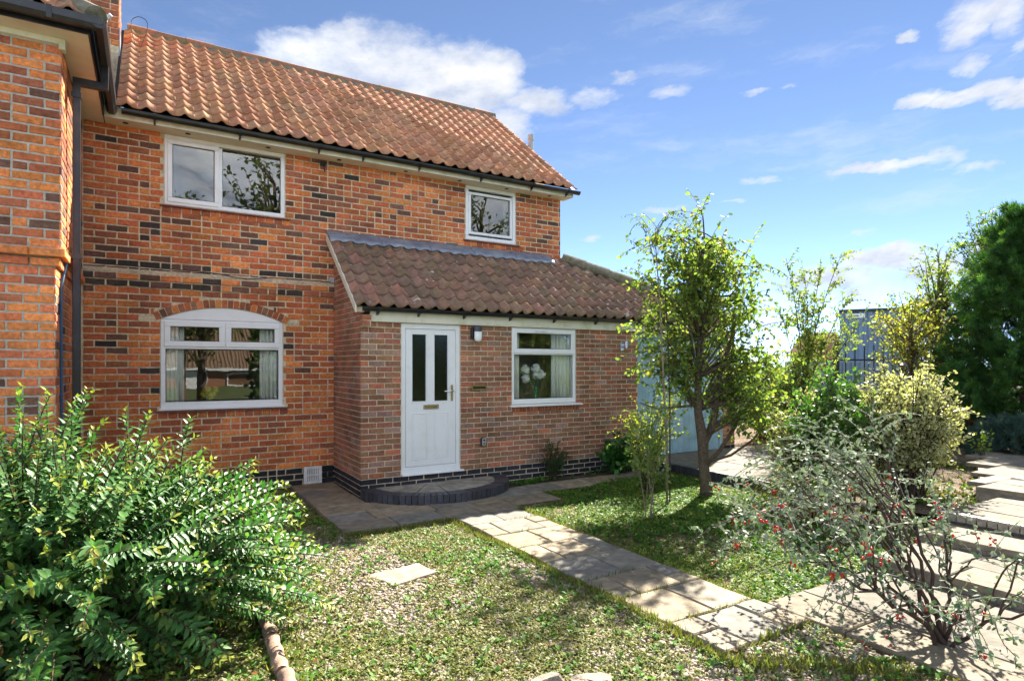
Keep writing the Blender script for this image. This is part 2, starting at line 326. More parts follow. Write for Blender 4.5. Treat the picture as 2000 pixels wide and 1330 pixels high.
# ------------------------------------------------------------------ setting: ground
def sheet(name, poly, z, mat, label=None, thick=None):
    mb = MB()
    if thick: mb.prism(poly, 'z', z - thick, z)
    else: mb.add([(x, y, z) for x, y in poly], [tuple(range(len(poly)))])
    o = mb.build(name, mat); o['kind'] = 'structure'; return o
g = MB(); NG = 60
rng = np.random.default_rng(5)
gx = np.concatenate([[-600, -120, -40], np.linspace(-14, 22, 73), [40, 120, 600]]); gy = np.concatenate([[-600, -160, -60], np.linspace(-16, 14, 61), [40, 160, 600]])
GX, GY = np.meshgrid(gx, gy)
def ground_z(x, y):
    r = 0.012 * np.sin(x * 2.1 + y * 1.3) + 0.010 * np.sin(x * 4.7 - y * 3.9) - 0.012
    far = np.clip((np.hypot(x, y + 2) - 14) / 20, 0, 1)
    drop = -0.5 * np.clip((-y - 12) / 18, 0, 1)
    return r * (1 - far) + drop
GZ = ground_z(GX, GY); nx = len(gx); ny = len(gy)
idx = np.arange(nx * ny).reshape(ny, nx)
F = np.stack([idx[:-1, :-1].ravel(), idx[:-1, 1:].ravel(), idx[1:, 1:].ravel(), idx[1:, :-1].ravel()], 1)
ground = mesh_np('ground', np.stack([GX.ravel(), GY.ravel(), GZ.ravel()], 1), F, M['soil'], smooth=True); ground['kind'] = 'structure'
# far rough grass laid over the soil well away from the house
far = MB()
for (x0, x1, y0, y1) in ((12.5, 600, -600, 600), (-600, 12.4, 9, 600), (-600, 12.4, -600, -9.5)):
    far.add([(x0, y0, 0.02), (x1, y0, 0.02), (x1, y1, 0.02), (x0, y1, 0.02)], [(0, 1, 2, 3)])
fo = far.build('rough_grass_ground', M['grass_far']); fo['kind'] = 'structure'
bounce_obj = sheet('bounce_sheet', [(-14, -15), (16, -15), (16, -8.7), (1.2, -8.7), (0.9, -7.0), (-14, -7.0)], 0.012, M['bounce'])  # unseen pale ground, added behind the camera to bounce sunlight onto the facade
# raised planting bed right of the lawn
bed = MB()
bx = np.linspace(5.08, 13, 18); by = np.linspace(-4.75, 2.5, 16)
BX, BY = np.meshgrid(bx, by); BZ = 0.10 + 0.03 * (BX - 5) + 0.02 * np.sin(BX * 3) * np.cos(BY * 2.7)
BZ = np.where((BY > -2.75) & (BX < 9.4), 0.06, BZ)
ib = np.arange(BX.size).reshape(BX.shape)
FB = np.stack([ib[:-1, :-1].ravel(), ib[:-1, 1:].ravel(), ib[1:, 1:].ravel(), ib[1:, :-1].ravel()], 1)
ob = mesh_np('planting_bed', np.stack([BX.ravel(), BY.ravel(), BZ.ravel()], 1), FB, M['soil'], smooth=True); ob['kind'] = 'structure'

SLAB_TONES = [(0.29, 0.235, 0.16), (0.32, 0.26, 0.175), (0.25, 0.225, 0.18), (0.225, 0.21, 0.18), (0.28, 0.24, 0.18), (0.325, 0.265, 0.18), (0.27, 0.22, 0.155)]
def slab(parent, x0, x1, y0, y1, ztop, rs, thick=0.05, gap=0.007, tones=SLAB_TONES, mat=None):
    j = lambda: rs.uniform(-0.006, 0.006)
    x0 += gap; x1 -= gap; y0 += gap; y1 -= gap
    z = ztop + rs.uniform(-0.004, 0.004); c = 0.008
    P = [(x0 + j(), y0 + j()), ((x0 + x1) / 2 + j(), y0 + j()), (x1 + j(), y0 + j()), (x1 + j(), (y0 + y1) / 2 + j()), (x1 + j(), y1 + j()), ((x0 + x1) / 2 + j(), y1 + j()), (x0 + j(), y1 + j()), (x0 + j(), (y0 + y1) / 2 + j())]
    cx, cy = (x0 + x1) / 2, (y0 + y1) / 2
    top = [(px + (c if px < cx - 0.02 else -c if px > cx + 0.02 else 0), py + (c if py < cy - 0.02 else -c if py > cy + 0.02 else 0), z + rs.uniform(-0.003, 0.003)) for px, py in P]
    mid = [(px, py, z - c) for px, py in P]; bot = [(px, py, z - thick) for px, py in P]
    V = top + mid + bot + [(cx, cy, z + rs.uniform(-0.002, 0.003))]
    F = [(i, (i + 1) % 8, 24) for i in range(8)]
    for i in range(8):
        k = (i + 1) % 8
        F += [(8 + i, 8 + k, k, i), (16 + i, 16 + k, 8 + k, 8 + i)]
    o = mesh_np('paving_slab', V, F, mat or M['slab_obj'], parent=parent)
    t = rs.choice(tones); s = rs.uniform(0.85, 1.12)
    o.color = (t[0] * s, t[1] * s, t[2] * s, 1); return o
rs = random.Random(11)
# garden path, running from the door step towards the camera
path = sheet('garden_path', [(0.64, -5.62), (1.0, -5.78), (1.5, -5.0), (1.49, -1.56), (0.64, -1.56)], 0.004, M['grout'])
ROWS = [-1.53, -1.985, -2.46, -2.945, -3.43, -3.99, -4.42, -4.93, -5.40]
for i in range(len(ROWS) - 1):
    y1, y0 = ROWS[i], ROWS[i + 1]; ym = (y0 + y1) / 2 + rs.uniform(-0.03, 0.03)
    if i % 2 == 0:
        xm = 1.06 + rs.uniform(-0.05, 0.05)
        slab(path, 0.62, xm, y0, y1, 0.032, rs); slab(path, xm, 1.50, y0, y1, 0.032, rs)
    else:
        a, b = (0.84, 1.30) if i % 4 == 1 else (0.86, 1.27)
        slab(path, 0.62, a, y0, ym, 0.032, rs); slab(path, 0.62, a, ym, y1, 0.032, rs)
        slab(path, a, b, y0, y1, 0.032, rs)
        slab(path, b, 1.50, y0, ym, 0.032, rs); slab(path, b, 1.50, ym, y1, 0.032, rs)
# paving in front of the porch and along its walls
yard = sheet('front_paving', [(-0.63, -1.50), (2.28, -1.35), (2.28, -0.9), (4.80, -0.66), (4.80, -0.28), (2.0, -0.02), (0.0, -0.02), (0.0, 1.36), (-0.63, 1.36)], 0.006, M['grout'])
def row(parent, y0, y1, xs, z=0.032, tones=SLAB_TONES):
    for a, b in zip(xs[:-1], xs[1:]): slab(parent, a, b, y0, y1, z, rs, tones=tones)
row(yard, -1.53, -1.12, (-0.64, -0.02, 0.55, 1.02, 1.55))
row(yard, -1.35, -0.92, (1.56, 2.29))
row(yard, -1.12, -0.72, (-0.64, -0.15, 0.62, 1.1, 1.56))
row(yard, -0.92, -0.42, (1.57, 2.27)); row(yard, -0.72, -0.30, (-0.64, 0.02, 0.7, 1.57))
row(yard, -0.30, 0.30, (-0.64, -0.01)); row(yard, 0.30, 0.82, (-0.64, -0.3, -0.01)); row(yard, 0.82, 1.32, (-0.64, -0.01))
for a, b in ((2.28, 2.74), (2.74, 3.3), (3.3, 3.78), (3.78, 4.3), (4.3, 4.82)):
    t = 0.10 * (a - 2.28) / 2.5
    slab(yard, a, b, -0.86 + t * 1.9, -0.36 + t * 0.6, 0.032, rs)
# raised patio before the garage doors with its blue-brick kerb
patio = sheet('garage_patio', [(5.05, -2.7), (9.3, -2.7), (9.3, 0.5), (5.05, 0.5)], 0.135, M['grout'], thick=0.12)
ys = [-2.68, -2.1, -1.52, -0.95, -0.4, 0.16]
for i in range(5):
    x = 5.06 + (0.0 if i % 2 else 0.3); xs = [5.06] + ([x] if x > 5.1 else [])
    while xs[-1] < 9.2: xs.append(min(9.28, xs[-1] + rs.choice((0.58, 0.6, 0.88))))
    row(patio, ys[i], ys[i + 1], xs, 0.163, [(0.215, 0.185, 0.14), (0.23, 0.195, 0.14), (0.19, 0.17, 0.135)])
kerb = sheet('patio_kerb', [(4.955, -2.70), (5.05, -2.70), (5.05, -0.34), (4.955, -0.34)], 0.14, M['grout'], thick=0.16)
def unit_box_mesh(name, mat, seed, cham=0.06):
    """chamfered unit block centred on the origin with uneven corners; 44 triangles"""
    r = random.Random(seed); j = lambda a: r.uniform(-a, a)
    V = []
    for z in (-0.5, -0.5 + cham, 0.5 - cham, 0.5):
        k = 0.5 - (cham * 0.5 if abs(z) == 0.5 else 0)
        V += [(-k + j(.012), -k + j(.012), z), (k + j(.012), -k + j(.012), z), (k + j(.012), k + j(.012), z), (-k + j(.012), k + j(.012), z)]
    F = [(3, 2, 1, 0), (12, 13, 14, 15)]
    for l in range(3):
        for i in range(4): F.append((l * 4 + i, l * 4 + (i + 1) % 4, l * 4 + 4 + (i + 1) % 4, l * 4 + 4 + i))
    me = bpy.data.meshes.new(name); me.from_pydata(V, [], F); me.update(); me.materials.append(mat); return me
BB = [unit_box_mesh('kerb_brick', M['bluebrick'], s) for s in range(4)]
def place(me, name, parent, pos, size, rotz=0.0, color=None, rot=None):
    o = link(name, me, parent); o.location = Vector(pos) - worldpos(parent); o.scale = size
    o.rotation_euler = rot if rot is not None else (0, 0, rotz)
    if color: o.color = (*color, 1)
    return o
def bluec(): s = rs.uniform(0.7, 1.35); return (0.050 * s, 0.050 * s, 0.062 * s)
y = -0.38
while y > -2.7:
    place(rs.choice(BB), 'kerb_brick', kerb, (5.0, y, 0.075), (0.112, 0.068, 0.178), rs.uniform(-.02, .02), bluec()); y -= 0.078
# stepped paved way climbing to the right
LEV = [(1.50, 2.95, 0.032), (2.95, 3.85, 0.13), (3.85, 4.45, 0.22), (4.45, 5.82, 0.30), (5.82, 9.2, 0.38)]
TOPY = [-5.02, -4.98, -4.92, -4.86, -4.62]
steps = sheet('stepped_path', [(1.5, -5.05), (2.95, -5.0), (2.95, -8.6), (1.5, -8.6)], 0.003, M['grout'])
for (x0, x1, z), ty in zip(LEV, TOPY):
    if z > 0.05:
        mb = MB(); mb.box(x0 + 0.02, x1 + 0.015, -8.6, ty, 0.0 if z < .3 else z - 0.3, z - 0.045); mb.build('riser', M['slab_stone'] if 'slab_stone' in M else M['rock'], steps)
    xs = [x0]
    while xs[-1] < x1 - 0.3: xs.append(xs[-1] + rs.choice((0.45, 0.6, 0.75)))
    xs[-1] = x1
    if len(xs) > 2 and xs[-1] - xs[-2] < 0.2: xs.pop(-2)
    for a, b in zip(xs[:-1], xs[1:]):
        y = ty
        while y > -8.4:
            l = rs.choice((0.5, 0.6, 0.9)); slab(steps, a, b, y - l, y, z, rs, tones=[(0.215, 0.185, 0.14), (0.23, 0.195, 0.14), (0.19, 0.17, 0.135)]); y -= l
y = TOPY[3] - 0.03
# upper terrace beyond the steps, slanting away to the right
mb = MB(); mb.prism([(6.0, -4.62), (10.3, -2.8), (9.1, -4.0), (9.1, -4.62)], 'z', 0.1, 0.335); mb.build('riser', M['rock'], steps)
for i in range(5):
    for k in range(3):
        x0 = 6.1 + i * 0.8; ya = -4.62 + k * 0.5; yt = min(ya + .5, -4.62 + (x0 + .4 - 6.0) * 0.42)
        if yt - ya > .12 and x0 + .8 < 9.15 + (ya + 4.62) * .6: slab(steps, x0, x0 + 0.8, ya, yt, 0.38, rs, tones=[(0.20, 0.18, 0.145), (0.215, 0.19, 0.15)])
for i in range(22):
    place(rs.choice(BB), 'nosing_brick', steps, (6.86, -4.66 - i * 0.085, 0.372), (0.2, 0.075, 0.05), 0, (0.33, 0.31, 0.27))
for i in range(24):
    place(rs.choice(BB), 'nosing_brick', steps, (4.46, -4.9 - i * 0.085, 0.28), (0.1, 0.075, 0.075), 0, (0.30, 0.27, 0.22))

# ------------------------------------------------------------------ brickwork machinery
def brick_mesh(seed):
    r = random.Random(seed); jx = lambda: r.uniform(-.016, .016); jz = lambda: r.uniform(-.045, .045)
    cx, cz = 0.03, 0.09
    ring = [(-.5 + jx(), -.5 + jz()), (0, -.5 + jz()), (.5 + jx(), -.5 + jz()), (.5 + jx(), .5 + jz()), (0, .5 + jz()), (-.5 + jx(), .5 + jz())]
    front = [(x - cx * (1 if x > .1 else -1 if x < -.1 else 0), 0.0 + r.uniform(-.0012, .0012), z - cz * (1 if z > 0 else -1)) for x, z in ring]
    V = front + [(x, 0.005, z) for x, z in ring] + [(x, 0.04, z) for x, z in ring]
    F = [(0, 1, 4, 5), (1, 2, 3, 4)]
    for l in (0, 6):
        for i in range(6): F.append((l + i, l + 6 + i, l + 6 + (i + 1) % 6, l + (i + 1) % 6))
    return np.array(V), F
BR = [brick_mesh(s) for s in range(10)]
BRM = []
for V, F in BR:
    me = bpy.data.meshes.new('brick'); me.from_pydata(V.tolist(), [], F); me.update(); me.materials.append(M['brick_obj']); BRM.append(me)
class Face:
    def __init__(s, p0, ang): s.p0 = np.array(p0, float); s.a = ang; s.u = np.array([math.cos(ang), math.sin(ang), 0]); s.n = np.array([math.sin(ang), -math.cos(ang), 0])
    def at(s, u, z, out=0.0): return s.p0 + s.u * u + s.n * out + np.array([0, 0, z])
def lay(face, u0, u1, z0, z1, cp, bp, joint, clip, colf, rs, half=0.1, first=0.0, outf=None, skip=None):
    """brick positions of one wall face: (world pos, angle, width, height, colour)"""
    out = []; k = 0
    while z0 + k * cp < z1 - 0.02:
        za = z0 + k * cp; zb = min(za + cp - joint, z1)
        x = u0 - bp * (0.5 if (k % 2) else 0.0) + first; cells = []
        while x < u1:
            if rs.random() < half: cells += [(x, x + bp / 2), (x + bp / 2, x + bp)]
            else: cells.append((x, x + bp))
            x += bp
        for a, b in cells:
            a = max(a, u0); b = min(b, u1)
            if b - a < 0.035: continue
            for (c, d) in clip(a, b, za, zb):
                w = d - c - joint
                if w < 0.025: continue
                um = (c + d) / 2; zm = (za + zb) / 2
                o = rs.uniform(-0.002, 0.002) + (outf(um, zm) if outf else 0.0)
                out.append((face.at(um, zm, o), face.a, w, zb - za, colf(um, zm)))
        k += 1
    return out
def cut(a, b, lo, hi):
    r = []
    if lo > a: r.append((a, min(b, lo)))
    if hi < b: r.append((max(a, hi), b))
    return [q for q in r if q[1] - q[0] > 0.02]
def clip_rects(rects):
    def f(a, b, za, zb):
        iv = [(a, b)]
        zm = (za + zb) / 2
        for (x0, x1, q0, q1) in rects:
            if callable(x0): lo, hi = x0(zm), x1(zm)
            else: lo, hi = x0, x1
            if q0 < zm < q1 and hi > lo: iv = [s for i in iv for s in cut(i[0], i[1], lo, hi)]
        return iv
    return f
def bricks_to_scene(items, parent, limit=300, name='brick', seed=1):
    r = random.Random(seed)
    vis = []; rest = []
    for it in items:
        q = project(it[0])
        ok = q and -30 < q[0] < 2030 and -30 < q[1] < 1360
        (vis if ok else rest).append((q[2] / math.sqrt(it[2] * it[3]) if ok else 9e9, it))
    vis.sort(key=lambda t: t[0])
    rest = [t[1] for t in vis[limit:]] + [t[1] for t in rest]
    for _, (p, a, w, h, c) in vis[:limit]:
        o = link(name, r.choice(BRM), parent); o.location = Vector(p) - worldpos(parent); o.scale = (w, 1, h); o.rotation_euler = (0, 0, a); o.color = (*c, 1)
    if rest:
        Vs = []; Fs = []; Cs = []; b = 0
        for (p, a, w, h, c) in rest:
            V, F = r.choice(BR); c_, s_ = math.cos(a), math.sin(a)
            x = V[:, 0] * w; y = V[:, 1]; z = V[:, 2] * h
            Vs.append(np.stack([p[0] + x * c_ - y * s_, p[1] + x * s_ + y * c_, p[2] + z], 1)); Fs += [tuple(i + b for i in f) for f in F]
            Cs.append(np.tile(c, (len(V), 1))); b += len(V)
        mesh_np('remaining_' + name + 's', np.concatenate(Vs), Fs, M['brick_attr'], np.concatenate(Cs), parent=parent, kind='stuff')
rb = random.Random(3)
def vary(c, k=0.18, r=rb): s = r.uniform(1 - k, 1 + k); return tuple(max(0.005, x * s * r.uniform(0.94, 1.06)) for x in c)
ORANGE, RED, BROWN, DARK, BLACKB = (0.70, 0.235, 0.075), (0.55, 0.155, 0.062), (0.37, 0.125, 0.066), (0.17, 0.085, 0.062), (0.06, 0.048, 0.044)
def col_house(u, z):
    x = rb.random()
    if 2.78 < z < 3.10: return vary(BLACKB if x < .5 else DARK if x < .7 else BROWN if x < .85 else ORANGE)
    if z < 0.31: return vary((0.03, 0.032, 0.04))
    if z < 1.4: return vary(ORANGE if x < .5 else RED if x < .85 else BROWN)
    if z > 3.6 and u > 0.6: return vary(ORANGE if x < .34 else RED if x < .76 else BROWN if x < .88 else DARK)
    return vary(ORANGE if x < .27 else RED if x < .64 else BROWN if x < .87 else DARK if x < .975 else BLACKB)
def col_wing(u, z):
    x = rb.random(); return vary(ORANGE if x < .42 else (0.58, 0.17, 0.075) if x < .74 else BROWN if x < .9 else DARK)
PB, PR, PG = (0.315, 0.155, 0.092), (0.47, 0.165, 0.09), (0.35, 0.215, 0.165)
def col_porch(u, z):
    if z < 0.275: return vary((0.035, 0.036, 0.045))
    x = rb.random()
    return vary(PB if x < .58 else (0.38, 0.155, 0.10) if x < .78 else PR if x < .87 else PG)

# ------------------------------------------------------------------ the main house
YM = 1.36; XL = -3.108; XR = 4.196; ZS = 4.85; CP = 0.0868; BP = 0.242; JT = 0.0165
house = thing('brick_house', (0.5, YM, 0), 'old red brick house with orange pantile roof and white upstairs windows', 'house')
W1 = (-2.222, -0.696, 3.92, ZS); W2 = (2.231, 3.226, 3.93, ZS); WA = (-2.263, -0.725, 1.185, 2.394)
AXC = (WA[0] + WA[1]) / 2; ARISE = 0.178; AHALF = (WA[1] - WA[0]) / 2; AR = (AHALF ** 2 + ARISE ** 2) / (2 * ARISE); AZC = WA[3] + ARISE - AR
# mortar core of the front wall, in pieces round the openings (6 mm behind the brick faces)
yf, yb = YM + 0.007, YM + 0.25
core = MB()
xs = sorted({XL, XR, W1[0], W1[1], W2[0], W2[1], WA[0], WA[1]})
for a, b in zip(xs[:-1], xs[1:]):
    holes = [w for w in (W1, W2, WA) if w[0] <= a + 1e-6 and w[1] >= b - 1e-6]
    zt = 0.0
    for w in sorted(holes, key=lambda w: w[2]):
        core.box(a, b, yf, yb, zt, w[2]); zt = w[3] + (ARISE if w is WA else 0)
    if zt < ZS - 0.01: core.box(a, b, yf, yb, zt, ZS)
n = 14                                               # spandrels beside the arched head
for sgn in (-1, 1):
    P = [(AXC + sgn * AHALF, WA[3] + ARISE), (AXC + sgn * AHALF, WA[3])]
    for i in range(1, n + 1):
        x = AHALF * (1 - i / n); P.append((AXC + sgn * x, AZC + math.sqrt(AR ** 2 - x ** 2)))
    core.prism(P, 'y', yf, yb)
core.box(XL - .35, XL, yf, yb, 0, ZS); core.box(XL, XL + 0.25, yb, 6.7, 0, ZS); core.box(XR - 0.25, XR, yb, 6.7, 0, ZS); core.box(XL + .25, XR - .25, 6.45, 6.7, 0, ZS)
core.prism([(yf + .05, ZS), (6.7, ZS), (4.04, 7.24)], 'x', XR - 0.22, XR)
hwall = core.build('wall', M['mortar_house'], house)
rects = [W1, W2, WA, (lambda z: AXC - math.sqrt(max(0, (AR + .115) ** 2 - (z - AZC) ** 2)), lambda z: AXC + math.sqrt(max(0, (AR + .115) ** 2 - (z - AZC) ** 2)), 2.37, 2.75),
         (W1[0] - .03, W1[1] + .06, 3.80, 3.93), (W2[0] - .03, W2[1] + .06, 3.81, 3.94), (WA[0] - .03, WA[1] + .06, 1.065, 1.2)]
hf = Face((0, YM, 0), 0)
strout = lambda u, z: 0.05 if 2.888 < z < 2.976 else 0.025 if 2.8 < z < 2.89 else 0.0
Z0 = 2.80 - 32 * CP
items = lay(hf, XL, XR, Z0, ZS, CP, BP, JT, clip_rects(rects), col_house, rb, half=0.13, outf=strout)
for (w, z) in ((W1, 3.80), (W2, 3.81), (WA, 1.065)):   # header courses under the sills
    x = w[0] - 0.03
    while x < w[1] + 0.05:
        items.append((hf.at(x + 0.058, z + 0.045, 0.004), 0, 0.104, 0.078, vary(rb.choice((ORANGE, RED, BROWN, RED))))); x += 0.117
items.sort(key=lambda t: rb.random())
bricks_to_scene(items, hwall, 300, seed=2)
# string-course backing and its weathered fillet
mb = MB(); mb.box(0 + XL, 0.0, YM - 0.019, YM + 0.01, 2.8, 2.888); mb.box(XL, 0.0, YM - 0.043, YM + 0.01, 2.889, 2.977)
mb.prism([(YM - 0.05, 2.978), (YM + 0.004, 2.978), (YM + 0.004, 3.03)], 'x', XL, 0.0); mb.build('string_course', M['mortar_house'], house)
# arch voussoirs
arch = MB(); a0 = math.asin(AHALF / AR); nv_ = 23; aw = 2 * (a0 + 0.03) / nv_
bed_ = [(AXC + (AR + r_) * math.sin(t), AZC + (AR + r_) * math.cos(t)) for r_, seq in ((0.0, np.linspace(-a0 - .03, a0 + .03, 30)), (0.112, np.linspace(a0 + .03, -a0 - .03, 30))) for t in seq]
arch.prism(bed_, 'y', YM + 0.006, YM + 0.1); ao = arch.build('arch', M['mortar_house'], house)
for i in range(nv_):
    t0 = -a0 - .03 + i * aw; hw = aw * 0.42; tm = t0 + aw / 2
    P = [(AXC + (AR + r_) * math.sin(t), AZC + (AR + r_) * math.cos(t)) for r_, t in ((0.004, tm - hw), (0.004, tm + hw), (0.108, tm + hw), (0.108, tm - hw))]
    m_ = MB(); m_.prism(P, 'y', YM - 0.004, YM + 0.05); o = m_.build('voussoir', M['brick_obj'], ao); o.color = (*vary(rb.choice((BROWN, RED, BROWN, ORANGE, DARK, (0.3, 0.15, 0.09)))), 1)

def frame_rect(mb, x0, x1, z0, z1, y0, y1, w, wb=None):
    wb = wb or w
    mb.box(x0, x1, y0, y1, z0, z0 + wb); mb.box(x0, x1, y0, y1, z1 - w, z1); mb.box(x0, x0 + w, y0, y1, z0 + wb, z1 - w); mb.box(x1 - w, x1, y0, y1, z0 + wb, z1 - w)
def pane(parent, x0, x1, z0, z1, y, mat=None):
    MB().box(x0 + .001, x1 - .001, y, y + 0.004, z0 + .001, z1 - .001).build('pane', mat or M['glass'], parent)
    g = MB(); frame_rect(g, x0, x1, z0, z1, y - 0.006, y - 0.001, 0.007); g.build('gasket', M['gasket'], parent)
def window(parent, x0, x1, z0, z1, yface, bars=(), vbars=(), sashes=(), fixed=(), fw=0.055, wb=None):
    y = yface + 0.012
    f = MB(); frame_rect(f, x0 + .002, x1 - .002, z0 + .002, z1 - .002, y, y + 0.07, fw, wb)
    for (z, h, xa, xb) in bars: f.box(xa, xb, y + 0.002, y + 0.068, z, z + h)
    for (x, w, za, zb) in vbars: f.box(x, x + w, y + 0.003, y + 0.067, za, zb)
    fr = f.build('window', M['upvc'], parent, bevel=0.006)
    for (a, b, c, d, sw) in sashes:
        s_ = MB(); frame_rect(s_, a, b, c, d, y - 0.016, y + 0.05, sw); s_.build('sash', M['upvc'], fr, bevel=0.008)
        pane(fr, a + sw, b - sw, c + sw, d - sw, y + 0.02)
    for (a, b, c, d) in fixed: pane(fr, a, b, c, d, y + 0.03)
    return fr
def room(parent, x0, x1, z0, z1, y0, depth, mat=None):
    r_ = MB(); y1 = y0 + depth; t = 0.03
    r_.box(x0, x1, y1, y1 + t, z0, z1); r_.box(x0 - t, x0, y0, y1, z0, z1); r_.box(x1, x1 + t, y0, y1, z0, z1); r_.box(x0, x1, y0, y1, z0 - t, z0); r_.box(x0, x1, y0, y1, z1, z1 + t)
    return r_.build('room', mat or M['room'], parent)
win1 = window(house, *W1[:2], W1[2], W1[3], YM, vbars=((-1.575, 0.055, 3.975, 4.78),), sashes=((-2.185, -1.56, 3.955, 4.79, 0.06),), fixed=((-1.52, -0.752, 3.976, 4.76),), wb=0.055)
win1['label'] = 'two-light window left of the upstairs wall'
win2 = window(house, *W2[:2], W2[2], W2[3], YM, sashes=((2.285, 3.15, 4.02, 4.74, 0.045),), fw=0.06)
winA = window(house, *WA[:2], WA[2], WA[3], YM, bars=((2.0, 0.05, WA[0] + .05, WA[1] - .05),), vbars=((AXC - 0.02, 0.05, 2.05, 2.34),),
    sashes=((WA[0] + .04, AXC + 0.005, 2.03, 2.375, 0.075), (AXC + 0.012, WA[1] - .04, 2.03, 2.375, 0.075)), fixed=((WA[0] + .06, WA[1] - .06, 1.30, 1.995),), wb=0.10)
P = [(AXC + x, AZC + math.sqrt((AR - .003) ** 2 - x * x)) for x in np.linspace(-AHALF + .004, AHALF - .004, 24)] + [(WA[1] - .004, WA[3] + .003), (WA[0] + .004, WA[3] + .003)]
MB().prism(P, 'y', YM + 0.02, YM + 0.07).build('arch_panel', M['upvc'], winA)
for w in (W1, W2, WA):
    s_ = MB(); s_.prism([(YM - 0.035, w[2] - 0.035), (YM - 0.035, w[2] - 0.018), (YM + 0.08, w[2] - 0.003), (YM + 0.08, w[2] - 0.035)], 'x', w[0] - 0.05, w[1] + 0.07)
    s_.build('sill', M['sill_tile'], house)
MB().box(WA[0] - .02, WA[1] + .02, YM - 0.02, YM + 0.06, WA[2] - .003, WA[2] + .022).build('sill', M['upvc'], winA)
room(house, -2.9, 0.3, 2.98, 4.82, YM + 0.24, 3.0); room(house, 1.6, 3.85, 2.98, 4.82, YM + 0.24, 2.6); room(house, -2.85, 0.4, 0.1, 2.72, YM + 0.26, 3.6)
# eaves
SOF = MB(); SOF.box(-2.87, XR + 0.09, 1.10, YM + 0.02, ZS, ZS + 0.02); so = SOF.build('soffit', M['soffit'], house)
for x in (-3.0 + .35, -1.95, -0.95, 0.05, 1.1, 2.05, 2.95, 3.85):
    d_ = MB(); d_.prism([(x + 0.033 * math.cos(t), 1.22 + 0.033 * math.sin(t)) for t in np.linspace(0, 2 * math.pi, 14, endpoint=False)], 'z', ZS - 0.004, ZS + 0.001); d_.build('soffit_vent', M['gasket'], so)
MB().box(-2.87, XR + 0.09, 1.085, 1.10, ZS - 0.006, ZS + 0.135).build('fascia', M['cream'], house)
MB().box(XR + 0.003, XR + 0.10, 1.101, 6.9, ZS + 0.021, ZS + 0.12).build('verge_board', M['cream'], house)
def gutter(parent, axis, a, b, c, z, r_=0.056, brackets=(), caps=True, name='gutter'):
    """half-round gutter along axis 'x' (c = Y of centre) or 'y' (c = X of centre)"""
    prof = [(c + r_ * math.cos(t), z + r_ * math.sin(t)) for t in np.linspace(math.pi, 2 * math.pi, 13)] + [(c + (r_ - .006) * math.cos(t), z + (r_ - .006) * math.sin(t)) for t in np.linspace(2 * math.pi, math.pi, 13)]
    g_ = MB(); g_.prism(prof, axis, a, b)
    if caps:
        full = [(c + (r_ + .003) * math.cos(t), z + (r_ + .003) * math.sin(t)) for t in np.linspace(math.pi, 2 * math.pi, 13)]
        for e in (a - 0.006, b): g_.prism(full, axis, e, e + 0.006)
    o = g_.build(name, M['black'], parent)
    for t_ in brackets:
        pr = [(c + (r_ + .007) * math.cos(t), z + (r_ + .007) * math.sin(t)) for t in np.linspace(math.pi * .98, 2 * math.pi * 1.005, 13)] + [(c + (r_ + .0005) * math.cos(t), z + (r_ + .0005) * math.sin(t)) for t in np.linspace(2 * math.pi * 1.005, math.pi * .98, 13)]
        k_ = MB(); k_.prism(pr, axis, t_, t_ + 0.035)
        if axis == 'x': k_.prism([(c + .01, z - r_ - .004), (c + .01, z - r_ - .025), (c + r_ + .02, z - r_ - .05), (c + r_ + .02, z - .01)], 'x', t_ + .006, t_ + .028)
        k_.build('gutter_bracket', M['black'], o)
    return o
gutter(house, 'x', -2.68, XR + 0.17, 1.025, 4.945, brackets=(-2.35, -1.35, -0.3, 0.35, 1.25, 2.35, 3.35, 4.1))
# roof
PITCH = math.atan2(2.38, 3.06); EY, EZ = 0.985, 4.985; LS = math.hypot(3.06, 2.38)
tdir = np.array([0, math.cos(PITCH), math.sin(PITCH)]); ndir = np.array([0, -math.sin(PITCH), math.cos(PITCH)])
deck = MB(); q0 = np.array([0, EY, EZ]) - ndir * 0.02
def on_roof(x, s_, off): return (x, *(np.array([EY, EZ]) + s_ * tdir[1:] + off * ndir[1:]))
deck.add([on_roof(-2.78, 0.03, -.035), on_roof(XR + .09, 0.03, -.035), on_roof(XR + .09, LS, -.035), on_roof(-2.78, LS, -.035)], [(0, 1, 2, 3)])
deck.add([on_roof(-2.78, LS, -.035), on_roof(XR + .09, LS, -.035), (XR + .09, 7.1, 4.96), (-2.78, 7.1, 4.96)], [(0, 1, 2, 3)])
roof = deck.build('roof', M['gasket'], house)
def tile_mesh(w, l, h, th, nseg=10):
    """single pantile: S-shaped across, x centred, y from 0 (lower edge) up the slope"""
    V = []
    xs_ = np.linspace(-w / 2, w / 2 + 0.014, nseg + 1)
    prof = [h * (0.5 + 0.5 * math.cos(2 * math.pi * (x / w) + 0.7 * math.sin(2 * math.pi * x / w))) for x in xs_]
    for y, lift in ((0, th * 1.05), (l, 0.0)):
        V += [(x, y, z + lift) for x, z in zip(xs_, prof)]
    V += [(x, 0.0, z + th * 1.05 - th) for x, z in zip(xs_, prof)]
    V += [(x, l, z - th) for x, z in zip(xs_, prof)]
    k = nseg + 1; F = []
    for i in range(nseg):
        F += [(i, i + 1, k + i + 1, k + i), (2 * k + i, 2 * k + i + 1, i + 1, i)]
    F += [(0, k, 3 * k, 2 * k), (nseg, 2 * k + nseg, 3 * k + nseg, k + nseg)]
    return np.array(V), F
